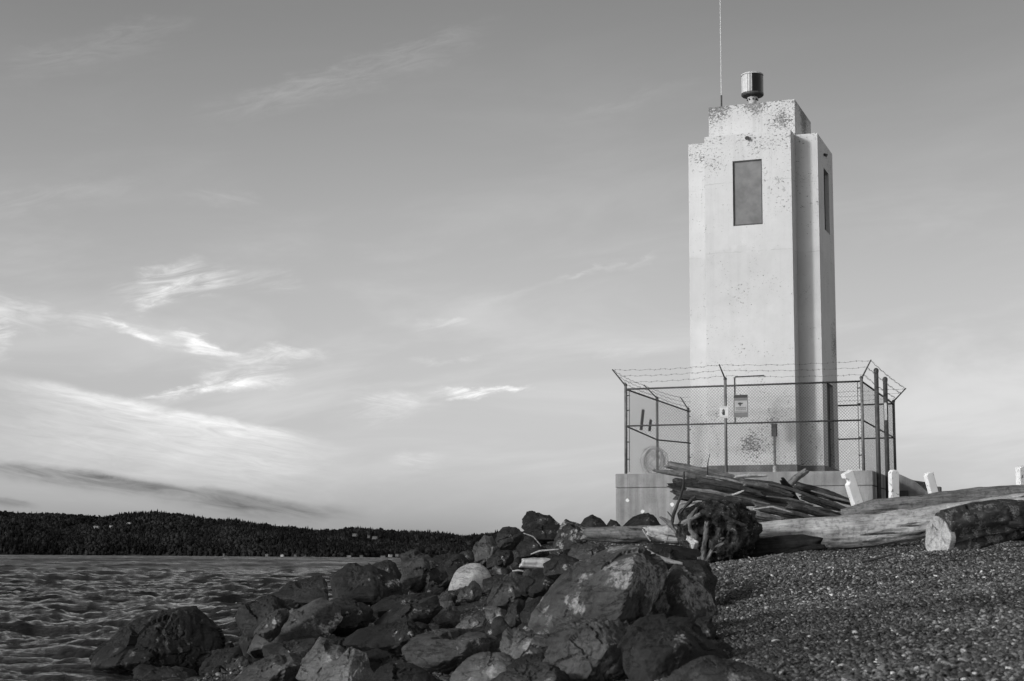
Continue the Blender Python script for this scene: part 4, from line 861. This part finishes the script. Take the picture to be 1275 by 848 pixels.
# ------------------------------------------------------------------ driftwood
def log_mesh(name, pts, radii, mat, seed=0, parent=None, nl=90, nr=30, rough=.14, flat=1.0, ends=.3, twist=0.0):
    """tapered, split and weathered log along pts (world); object space x runs along the log"""
    P = np.array(pts, float); r_ = np.random.default_rng(seed)
    seg = np.r_[0, np.cumsum(np.linalg.norm(np.diff(P, axis=0), axis=1))]; Lg = seg[-1]
    t = np.linspace(0, Lg, nl); C = np.c_[[np.interp(t, seg, P[:, i]) for i in range(3)]].T; R = np.interp(t, seg, radii)
    k = np.ones(5) / 5; Cs = C.copy()
    for i in range(3): Cs[2:-2, i] = np.convolve(C[:, i], k, 'valid')
    C = Cs
    ax = (P[-1] - P[0]) / np.linalg.norm(P[-1] - P[0]); up = np.array([0, 0, 1.0]); side = np.cross(up, ax); side /= np.linalg.norm(side); upv = np.cross(ax, side)
    org = C[0].copy(); Mx = np.array([ax, side, upv])
    Cl = (C - org) @ Mx.T
    th = np.linspace(0, 2 * math.pi, nr, endpoint=False)
    TT, HH = np.meshgrid(t, th, indexing='ij'); H2 = HH + twist * TT
    rm = R.mean()
    q = np.c_[(np.cos(H2) * 1.2).ravel(), (np.sin(H2) * 1.2).ravel(), (TT / rm * .24).ravel()] + seed * 3.1
    d = rough * (1.0 * fbm(q * 1.0, 3, seed) + .42 * fbm(q * [5, 5, 1.6], 3, seed + 5)).reshape(TT.shape)
    d -= rough * .9 * np.clip(1 - np.abs(fbm(q * [2.4, 2.4, .6], 3, seed + 8)).reshape(TT.shape) * 16, 0, 1)     # drying checks
    RR = R[:, None] * (1 + d)
    # broken ends
    jag = ends * rm * fbm(np.c_[np.cos(HH[0]) * 2, np.sin(HH[0]) * 2, 0 * HH[0]] + seed, 3, seed + 2)
    X = Cl[:, None, 0] + np.zeros_like(TT); wgt0 = np.clip(1 - TT / (2 * rm), 0, 1); wgt1 = np.clip(1 - (Lg - TT) / (2 * rm), 0, 1)
    X = X - wgt0 * jag[None] + wgt1 * jag[None][:, ::-1]
    Y = Cl[:, None, 1] + RR * np.cos(HH); Z = Cl[:, None, 2] + RR * np.sin(HH) * flat
    V = np.c_[X.ravel(), Y.ravel(), Z.ravel()]
    i = (np.arange(nl - 1)[:, None] * nr + np.arange(nr)[None]).ravel(); j = (np.arange(nl - 1)[:, None] * nr + ((np.arange(nr) + 1) % nr)[None]).ravel()
    F = [tuple(f) for f in np.c_[i, j, j + nr, i + nr]]
    # rough end caps: inner ring and centre
    base = len(V); caps = []
    for e, row in ((0, 0), (1, nl - 1)):
        c0 = V[row * nr:(row + 1) * nr].mean(0); ring = V[row * nr:(row + 1) * nr]
        inner = c0 + (ring - c0) * .55; inner[:, 0] += r_.normal(0, .05 * R[row], nr); cc = c0 + [(-1 if e == 0 else 1) * r_.uniform(-.1, .1) * R[row], 0, 0]
        bi = base + len(caps); caps += inner.tolist() + [cc.tolist()]
        for n in range(nr):
            a, b_ = row * nr + n, row * nr + (n + 1) % nr; ai, bi_ = bi + n, bi + (n + 1) % nr
            F.append((b_, a, ai, bi_) if e == 0 else (a, b_, bi_, ai)); F.append((bi_, ai, bi + nr) if e == 0 else (ai, bi_, bi + nr))
    V = np.vstack([V, np.array(caps)])
    o = mesh(name, V, F, mat, parent)
    m4 = Matrix((( ax[0], side[0], upv[0], org[0]), (ax[1], side[1], upv[1], org[1]), (ax[2], side[2], upv[2], org[2]), (0, 0, 0, 1)))
    if parent is None: o.matrix_world = m4
    else: o.matrix_local = parent.matrix_world.inverted() @ m4 if False else Matrix.Translation(-Vector(parent.location)) @ m4
    return o
def plog(name, pl, D, mat, label, cat='driftwood', group=None, seed=0, D1=None, **kw):
    """pl: (px, py, half width px)"""
    D1 = D1 or D; n = len(pl); Ds = [D + (D1 - D) * i / (n - 1) for i in range(n)]
    o = log_mesh(name, [at(x, y, d) for (x, y, r_), d in zip(pl, Ds)], [r_ / FPX * d for (x, y, r_), d in zip(pl, Ds)], mat, seed, **kw)
    tag(o, label, cat, group); return o
G = 'driftwood logs on the beach'
plog('driftwood_log', [(926, 660, 7), (960, 660, 11), (1008, 659, 14), (1030, 663, 20), (1080, 660, 20), (1150, 649, 19), (1290, 634, 21)], 18.2, WOOD['bleached'], 'long bleached front log lying across the top of the gravel', 'log', G, 3, 18.2, nl=220, nr=56, rough=.13, ends=.8)
plog('driftwood_log', [(1050, 642, 9), (1090, 633, 12), (1150, 630, 15), (1220, 624, 17), (1300, 620, 18)], 20.5, WOOD['grey'], 'grey weathered log directly behind the long bleached front log', 'log', G, 8, 20.5, nl=180, nr=48, rough=.12)
plog('shade_black_log', [(900, 690, 12), (945, 684, 14), (1002, 677, 12), (1022, 677, 8)], 17.5, WOOD['black_wood'], 'dark log blackened for the shade under the left end of the bleached log', 'log', G, 5, 17.2, nl=70, nr=30, rough=.2, ends=.8)  # its black colour stands in for the shade under the bleached log
# cut log with a pale sawn end
def cut_log():
    p0 = at(1172, 669, 15.0); p1 = at(1212, 658, 15.14); p2 = at(1262, 650, 15.3); p3 = at(1300, 648, 15.4)
    t = empty('cut_log', p0); tag(t, 'short dark bark covered log with a pale sawn end', 'log', G)
    log_mesh('trunk', [p0, p1, p2, p3], [.205, .22, .205, .19], rock_mat('bark', .014, .06, .10, .16, 9), 12, t, nl=110, nr=60, rough=.3, ends=.0)
    ax = Vector(p1) - Vector(p0); ax = (Vector((-.90, -.42, .02))).normalized()
    q = Vector(p0) + ax * .02; a = Vector((0, 0, 1)); a = (a - ax * a.dot(ax)).normalized(); b_ = ax.cross(a); mb = MB(); V = []
    nr = 40; prof = [1 + .06 * math.sin(3 * k / nr * 6.283 + 1) + .03 * math.sin(7 * k / nr * 6.283) for k in range(nr)]
    for dd in (-.03, .03):
        for k in range(nr):
            an_ = k / nr * 6.283; V.append(tuple(q + ax * dd + a * (.192 * prof[k] * math.cos(an_) ) + b_ * (.185 * prof[k] * math.sin(an_)) - Vector(t.location)))
    F = [(k, (k + 1) % nr, nr + (k + 1) % nr, nr + k) for k in range(nr)] + [tuple(range(nr, 2 * nr))]
    mb.add(V, F); mb.build('sawn_end', WOOD['sawn'], t, bevel=.006)
cut_log()
o = make_rock('stump_fragment', [at(x, y, 15.2 + d) for x, y, d in ((1238, 668, 0), (1240, 640, 0), (1256, 630, .1), (1274, 632, 0), (1290, 645, .1), (1290, 668, 0), (1262, 672, 0), (1255, 650, -.2), (1275, 655, -.2), (1250, 660, .3), (1280, 650, .35), (1262, 635, .3))], 88, WOOD['brown'], 5, 14); tag(o, 'split rounded stump piece against the right end of the cut log', 'driftwood', G)

PG = 'dark weathered timbers in the driftwood pile'
PILE = [
 ([(833, 579, 5), (880, 588, 6.5), (930, 601, 6), (985, 622, 5)], 25.6, 'grey', 'long grey timber forming the upper edge of the driftwood pile'),
 ([(817, 586.5, 2), (850, 590, 5), (885, 599, 6)], 25.2, 'grey', 'tapered grey pole pointing left out of the driftwood pile'),
 ([(840, 604, 10), (880, 606, 10), (940, 612, 9), (990, 626, 6)], 24.8, 'brown', 'thick dark log with a rough round end at the left of the pile'),
 ([(842, 616, 8), (895, 620, 9), (950, 625, 8), (1005, 640, 6)], 24.2, 'brown', 'thick dark log below the round ended one'),
 ([(915, 593.5, 1.6), (935, 592, 2.8), (955, 592, 1.4)], 24.9, 'bleached', 'small pale stick lying on top of the pile before the base'),
 ([(880, 592.5, .8), (910, 598, 1.5), (938, 606, .8)], 24.6, 'bleached', 'thin pale splinter across the top of the driftwood pile'),
 ([(990, 604, 6), (1030, 616, 7), (1082, 633, 3)], 25.2, 'brown', 'long dark timber sloping down to the right end of the pile'),
 ([(978, 608, 5.5), (990, 596, 5.5), (1003, 587, 4.5)], 24.9, 'grey', 'stubby broken branch sticking up from the middle of the pile'),
 ([(974, 598, 4), (983, 610, 6), (992, 622, 3)], 24.5, 'black_wood', 'short black block leaning on the stubby upright branch'),
 ([(1000, 618, 5), (1030, 628, 6), (1074, 641, 3.5)], 24.2, 'brown', 'dark timber under the long one at the right end of the pile'),
 ([(985, 629, 7), (1020, 637, 7.5), (1052, 645, 4)], 23.4, 'brown', 'low dark log at the right foot of the pile'),
 ([(940, 630, 6), (975, 637, 7), (1010, 646, 4)], 23.6, 'grey', 'brownish grey log low in the middle of the pile'),
 ([(903, 617, 1), (914, 616, 1.6), (926, 611, 1)], 23.5, 'bleached', 'pale knotted stick end poking from the middle of the pile'),
 ([(887, 629, .8), (905, 629, 1.8), (926, 630, .7)], 23.2, 'bleached', 'short bright splinter above the root ball'),
 ([(925, 602, 5), (955, 606, 5.5), (985, 616, 4)], 24.3, 'grey', 'grey plank near the top centre of the pile'),
 ([(870, 598, 4), (905, 603, 5), (950, 616, 4)], 24.0, 'brown', 'dark split pole crossing the upper left of the pile'),
 ([(905, 632, 5), (940, 641, 6), (975, 648, 4)], 22.8, 'grey', 'grey log just behind the root ball and bleached log'),
 ([(945, 616, 4), (975, 624, 5), (1010, 632, 4)], 23.9, 'brown', 'dark rounded pole in the centre of the pile'),
 ([(855, 609, 2.5), (885, 612, 3), (925, 622, 2)], 23.7, 'grey', 'slender grey stick across the two thick dark logs'),
 ([(1040, 640, 2), (1062, 634, 3), (1088, 631, 2)], 22.9, 'grey', 'small tangled stick at the far right tip of the pile'),
 ([(1058, 642, 2), (1072, 636, 2.5), (1096, 636, 1.5)], 22.6, 'brown', 'second tangled stick at the far right tip of the pile, darker'),
 ([(958, 603, 2), (985, 609, 2.6), (1020, 622, 2)], 24.0, 'brown', 'thin dark stick left of the long sloping timber'),
 ([(862, 584, 1), (900, 592, 1.6), (952, 603, 1)], 25.0, 'grey', 'slim splinter along the upper edge of the pile, left part'),
 ([(846, 627, 1.2), (872, 625, 2), (905, 631, 1)], 23.3, 'bleached', 'pale thin slat under the round ended log'),
 ([(930, 597, 1), (962, 601, 1.6), (990, 609, .9)], 24.8, 'brown', 'slim dark splinter against the concrete wall above the pile'),
 ([(872, 612, 1), (915, 617, 1.6), (958, 628, 1)], 23.4, 'grey', 'long slim stick across the middle of the thick dark logs'),
 ([(955, 618, .9), (985, 622, 1.8), (1012, 629, .9)], 23.6, 'grey', 'greyish splinter in the middle right of the pile'),
 ([(1010, 611, .9), (1040, 620, 1.6), (1076, 629, .9)], 24.8, 'grey', 'slim grey stick lying along the long sloping timber'),
 ([(938, 634, .9), (962, 631, 1.5), (986, 638, .8)], 22.7, 'bleached', 'small pale chip of wood low in the centre of the pile'),
 ([(1020, 634, .9), (1046, 640, 1.5), (1082, 644, .8)], 22.7, 'brown', 'last thin stick at the right foot of the pile above the bleached log'),
 ([(1003, 630, 3), (1030, 640, 3.5), (1060, 648, 2)], 22.9, 'brown', 'thin dark pole along the foot of the pile')]
for k, (pl, D, tone, lab) in enumerate(PILE):
    thin = max(p[2] for p in pl) < 3
    if not thin: pl = [(x, y, q * .84) for x, y, q in pl]
    plog('driftwood_timber', pl, D, WOOD[tone], lab, 'driftwood', PG, 20 + k, D - .2 + .25 * (k % 3), nl=60, nr=14 if thin else 26, rough=.2, ends=1.4)
# flat bleached log and short log among the boulders
plog('driftwood_log', [(729, 665, 8), (770, 665, 10), (815, 665, 10.5), (852, 671, 8)], 20.5, WOOD['grey'], 'flat weathered log lying on the boulders in front of the concrete base', 'log', G, 51, nl=110, nr=40, rough=.14, ends=.6)
plog('driftwood_log', [(808, 660, 5), (830, 664, 10), (856, 668, 8)], 20.0, WOOD['bleached'], 'pale broken slab at the right end of the flat weathered log', 'log', G, 52, nl=60, nr=30, rough=.2, ends=1.2)
plog('driftwood_log', [(649, 701, 6), (680, 702, 6.5), (732, 704, 5.5)], 16.6, WOOD['bleached'], 'short bleached log lying across boulders left of the lichen slab', 'log', G, 53, nl=80, nr=30, rough=.16, ends=.5)
plog('driftwood_stick', [(661, 690, .8), (672, 686, 1.4), (696, 684, 1)], 18.0, WOOD['bleached'], 'thin white stick above the short bleached log', 'stick', 'driftwood sticks', 54, nl=30, nr=8)
plog('driftwood_stick', [(652, 664, .6), (664, 668, .8), (674, 680, .6)], 25.5, WOOD['bleached'], 'curved bare twig on the dark rock below the skyline', 'stick', 'driftwood sticks', 55, nl=30, nr=8)
plog('driftwood_stick', [(806, 686, 2.5), (818, 694, 3.5), (834, 699, 3), (850, 702, 1.5)], 12.0, WOOD['bleached'], 'curved pale plank below the black shaded log', 'stick', 'driftwood sticks', 56, nl=40, nr=12, rough=.2)
plog('driftwood_log', [(812, 684, 8), (840, 690, 11), (868, 694, 10)], 13.5, WOOD['black_wood'], 'black shaded log left of the root ball', 'log', G, 57, nl=50, nr=26, rough=.2)
plog('driftwood_stick', [(800, 659, .7), (803, 664, .9), (810, 674, .7)], 18.5, WOOD['bleached'], 'small pale twig leaning on the flat weathered log', 'stick', 'driftwood sticks', 58, nl=20, nr=8)
plog('driftwood_stick', [(852, 587, .9), (851, 606, 1.4), (846, 622, 1.8), (838, 642, 2.2), (836, 656, 2)], 22.4, WOOD['brown'], 'bent dark branch hanging down in front of the left end of the pile', 'stick', 'driftwood sticks', 59, nl=40, nr=10)
plog('driftwood_stick', [(831, 637, .6), (836, 643, .8), (839, 648, .8)], 22.2, WOOD['brown'], 'tiny dark twig beside the foot of the bent branch', 'stick', 'driftwood sticks', 60, nl=16, nr=6)
plog('driftwood_stick', [(884, 565, .4), (881, 578, .6), (881, 594, .7)], 25.0, WOOD['brown'], 'thin upright twig rising in front of the fence', 'stick', 'driftwood sticks', 61, nl=20, nr=6)
plog('driftwood_stick', [(928, 702, .8), (945, 698, 1.6), (976, 689, .9)], 16.0, WOOD['grey'], 'slender stick on the gravel below the black log under the bleached one', 'stick', 'driftwood sticks', 62, nl=30, nr=8)
plog('driftwood_stick', [(1074, 699, 1), (1090, 696, 1.6), (1112, 690, .8)], 13.6, WOOD['brown'], 'dark stick on the open gravel below the bleached log', 'stick', 'driftwood sticks', 63, nl=30, nr=8)
plog('driftwood_stick', [(955, 752, .7), (975, 748, 1.1), (1002, 741, .6)], 9.5, WOOD['brown'], 'thin dark twig lying in the middle of the gravel', 'stick', 'driftwood sticks', 71, nl=24, nr=8)
plog('driftwood_stick', [(1190, 742, .6), (1214, 736, 1.0), (1236, 738, .6)], 9.8, WOOD['grey'], 'thin grey twig on the gravel below the cut log', 'stick', 'driftwood sticks', 72, nl=24, nr=8)
plog('driftwood_stick', [(1080, 672, .6), (1098, 668, 1.2), (1120, 669, .6)], 16.3, WOOD['bleached'], 'pale twig on the gravel touching the bleached log', 'stick', 'driftwood sticks', 73, nl=24, nr=8)
plog('driftwood_stick', [(1032, 813, 1.4), (1034, 818, 2), (1037, 823, 1.2)], 6.6, WOOD['sawn'], 'tiny pale wood chip on the near gravel', 'stick', 'driftwood sticks', 64, nl=16, nr=8)
plog('driftwood_stick', [(638, 711, .8), (646, 710, 1.2), (652, 711.5, .8)], 18.6, WOOD['bleached'], 'bright splinter between the pale dome and short bleached log', 'stick', 'driftwood sticks', 65, nl=16, nr=8)

# root ball
def root_ball():
    D = 17.3; c = at(892, 664, D); t = empty('root_ball', c); tag(t, 'dark tangled root ball of an uprooted stump', 'stump')
    V, F = ico(6); sc = np.array([.43, .40, .36]); seed = 5
    d = 1 + .18 * fbm(V * 1.5 + 3, 3, seed) + .085 * fbm(V * [5, 5, 2.2], 4, seed + 2) + .022 * fbm(V * 16, 3, seed + 4)
    d -= .10 * np.clip(1 - np.abs(fbm(V * [3.5, 3.5, 1.4] + 9, 3, seed + 6)) * 7, 0, 1)
    P = V * d[:, None] * sc * np.array([1, 1, .92]) + np.array([.0, 0, .03]); P[:, 2] = np.where(P[:, 2] > 0, P[:, 2] * 1.0, P[:, 2] * 1.1)
    b = MatB('root_mass', .95, .1); b.col(b.mix(b.mr(b.noise(15, 6, .7), .60, .66), b.math('MULTIPLY', b.mr(b.noise(9, 7, .7), .4, .72, .010, .08), b.mr(b.noise(60, 3), .3, .7, .6, 1.4)), .2)); b.bump(b.noise(24, 7, .7), 1.0, .03)
    mesh('stump', P, F, b.m, t)
    V2, F2 = ico(5); c2 = Vector(at(880, 692, D - .05)) - Vector(t.location)
    d2 = 1 + .22 * fbm(V2 * 1.7 + 8, 3, 15) + .16 * fbm(V2 * [5, 5, 1.5], 4, 16) + .06 * fbm(V2 * 14, 3, 17)
    mesh('root_mass', V2 * d2[:, None] * [.17, .17, .23] + np.array(c2), F2, b.m, t)
    rt = random.Random(4)
    def root(pl, tone, dd=-.36):
        n = 26; pts = np.array([at(x, y, D + dd + z) for x, y, r_, z in pl]); seg = np.linspace(0, 1, len(pl)); tt = np.linspace(0, 1, n)
        C = np.c_[[np.interp(tt, seg, pts[:, i]) for i in range(3)]].T; R = np.interp(tt, seg, [r_ * .72 / FPX * D for x, y, r_, z in pl])
        return log_mesh('root', C, R, WOOD[tone], rt.randrange(999), t, nl=n * 2, nr=16, rough=.5, ends=.6)
    root([(868, 632, 3, .1), (860, 645, 6, .05), (858, 658, 4, 0), (866, 668, 5, 0), (862, 680, 5, 0), (872, 690, 4, 0), (866, 706, 3, 0)], 'grey')
    root([(880, 650, 4, .0), (878, 668, 5, 0), (876, 684, 5, -.02), (874, 698, 5, 0), (862, 712, 4, .05)], 'grey')
    root([(902, 676, 2.5, -.03), (890, 682, 3.5, -.03), (882, 692, 3, 0), (874, 704, 3, 0)], 'grey')
    root([(850, 652, 4, .1), (860, 648, 5, .05), (872, 640, 3, 0)], 'grey')
    root([(858, 668, 5, 0), (866, 676, 6, -.05), (864, 686, 3, 0)], 'bleached')
    root([(846, 640, 1.5, .1), (856, 628, 3, .1), (866, 618, 2, .1)], 'brown'); root([(900, 640, 3, 0), (915, 650, 3.5, 0), (930, 655, 2, 0)], 'brown')
    root([(842, 664, 3, .2), (834, 652, 4, .25), (822, 644, 2, .3)], 'grey')
    for k in range(12):
        a = rt.uniform(0, 6.28); rr = rt.uniform(.2, .75); x0, y0 = 892 + 36 * rr * math.cos(a), 664 + 34 * rr * math.sin(a)
        l = rt.uniform(6, 13); b_ = rt.uniform(0, 6.28); dz = -.02 + .3 * (rr ** 2)
        root([(x0, y0, rt.uniform(.6, 2), dz), (x0 + l * .5 * math.cos(b_) + rt.uniform(-3, 3), y0 + l * .5 * math.sin(b_), rt.uniform(.8, 2), dz - .04), (x0 + l * math.cos(b_), y0 + l * math.sin(b_), .4, dz + .02)], rt.choice(['brown', 'brown', 'brown', 'grey', 'black_wood']))
root_ball()

# white posts standing behind the logs
WP = MatB('chipped_white_paint', .8, .25); WP.col(WP.mix(WP.mr(WP.noise(14, 5, .65), .60, .64), WP.mr(WP.noise(3, 4), .3, .7, .58, .72), .16)); WP.bump(WP.noise(20, 5), .4, .01); WP = WP.m
def white_post(px0, py0, px1, py1, wpx, D, label, notch=False, point=False):
    b0 = Vector(at(px0, py0, D)); b1 = Vector(at(px1, py1, D)); ax = (b1 - b0).normalized(); b0 = b0 - ax * .5; Lp = (b1 - b0).length; hw = wpx / FPX * D / 2
    t = bpy.data.objects.new; s_ = Vector((1, .25, 0)); s_ = (s_ - ax * s_.dot(ax)).normalized(); f_ = ax.cross(s_)
    bm = bmesh.new()
    prof = [(-hw, 0), (hw, 0), (hw, Lp - (.04 if point else 0)), (hw * .45, Lp), (-hw * .55, Lp - .005), (-hw, Lp - (.04 if point else .03))]
    if notch: prof = [(-hw, 0), (hw, 0), (hw * 1.0, Lp), (-hw, Lp - .02), (-hw * 1.05, Lp - .09), (-hw * .3, Lp - .12), (-hw * .35, Lp - .17), (-hw * .9, Lp - .20)]
    n = len(prof); P = [(x, y, z) for y in (-hw * .9, hw * .9) for x, z in prof]
    mb = MB(); mb.add([s_ * x + f_ * y + ax * z for x, y, z in P], [tuple(range(n)), tuple(range(2 * n - 1, n - 1, -1))] + [(i, i + n, (i + 1) % n + n, (i + 1) % n) for i in range(n)])
    o = mb.build('white_post', WP, bevel=.008); o.location = b0; tag(o, label, 'post', 'white wooden posts behind the logs')
white_post(1071, 640, 1054, 587, 12.5, 24, 'white post with a notched left edge leaning before the base', notch=True)
white_post(1113.5, 640, 1112.5, 585, 10.5, 24, 'upright white post with a pointed top at the corner of base', point=True)
white_post(1167, 632, 1155.5, 588.5, 10, 24, 'chipped white post leaning left on its own above the grey log')
white_post(1274, 625, 1272, 580, 12, 22, 'white post cut off by the right edge of the photo')

# ------------------------------------------------------------------ pebbles
def pebbles():
    r = np.random.default_rng(21); Vs, Fs, Ts = [], [], []; off = 0
    def batch(n, y0, y1, x0f, x1f, rmin, rmax, sub, keep=None):
        nonlocal off
        y = r.uniform(y0, y1, n); x = x0f(y) + r.uniform(0, 1, n) * (x1f(y) - x0f(y))
        z = ground(x, y); z = z + .035 * fbm(np.c_[x * .9, y * .9, 0 * x], 3, 5) + .012 * fbm(np.c_[x * 5, y * 5, 0 * x], 3, 9)
        if keep is not None:
            k = keep(x, y, z); x, y, z = x[k], y[k], z[k]; n = len(x)
        if n == 0: return
        V, F = ico(sub); nv = len(V)
        s = rmin + (rmax - rmin) * r.uniform(0, 1, n) ** 2.6
        q = r.normal(size=(n, 4)); q /= np.linalg.norm(q, axis=1)[:, None]; a, b_, c, d = q.T
        tilt = r.normal(0, .35, (n, 3)); yaw = r.uniform(0, 6.28, n)
        sc = np.c_[r.uniform(.75, 1.35, n), r.uniform(.7, 1.1, n), r.uniform(.38, .75, n)] * s[:, None]
        P = V[None] * (1 + .16 * r.standard_normal((n, nv, 1)) * (1 if sub == 1 else .5)) * sc[:, None]
        cy, sy = np.cos(yaw)[:, None], np.sin(yaw)[:, None]
        X = P[..., 0] * cy - P[..., 1] * sy; Y = P[..., 0] * sy + P[..., 1] * cy; Z = P[..., 2] + X * tilt[:, 0:1] + Y * tilt[:, 1:2]
        P = np.stack([X + x[:, None], Y + y[:, None], Z + (z + s * .15)[:, None]], -1)
        tone = np.exp(r.normal(math.log(.052), .75, n)) * (1 + .55 * np.clip(fbm(np.c_[x * .8, y * .55, 0 * x], 3, 77), -.8, .9)); wht = r.uniform(0, 1, n) < .022; tone[wht] = r.uniform(.14, .42, wht.sum()); tone = np.clip(tone, .012, .6)
        Vs.append(P.reshape(-1, 3)); Fs.append((F[None] + (np.arange(n) * nv)[:, None, None]).reshape(-1, 3) + off); Ts.append(np.repeat(tone, nv)); off += n * nv
    lf = lambda y: .15 + .04 * y; rt_ = lambda y: (1330 - 637.5) / FPX * y + .35; rw_ = lambda y: (1330 - 637.5) / FPX * y + 4.0
    inr = lambda x, y, z: z > .02
    batch(34000, 4.2, 7.0, lambda y: .35 + 0 * y, rt_, .0035, .017, 2, inr)
    batch(62000, 7.0, 12, lf, rt_, .005, .018, 1, inr)
    batch(56000, 12, 19, lambda y: .6 + 0 * y, rt_, .006, .020, 1, inr)
    batch(9000, 19, 30, lambda y: 1.0 + 0 * y, rt_, .015, .04, 1, inr)
    batch(26000, 4.2, 19, rt_, rw_, .008, .022, 1, inr)
    batch(16000, 10, 21, lambda y: -4.8 + 0 * y, lambda y: .6 + 0 * y, .010, .045, 1, lambda x, y, z: (z > -.03) & ((z < .42) | (y < 14)))
    tag(mesh('gravel', np.concatenate(Vs), np.concatenate(Fs), PEBBLE, smooth=True, attrs={'tone': np.concatenate(Ts)}), 'loose dark pebbles and shell bits covering the beach', 'gravel', kind='stuff')
pebbles()
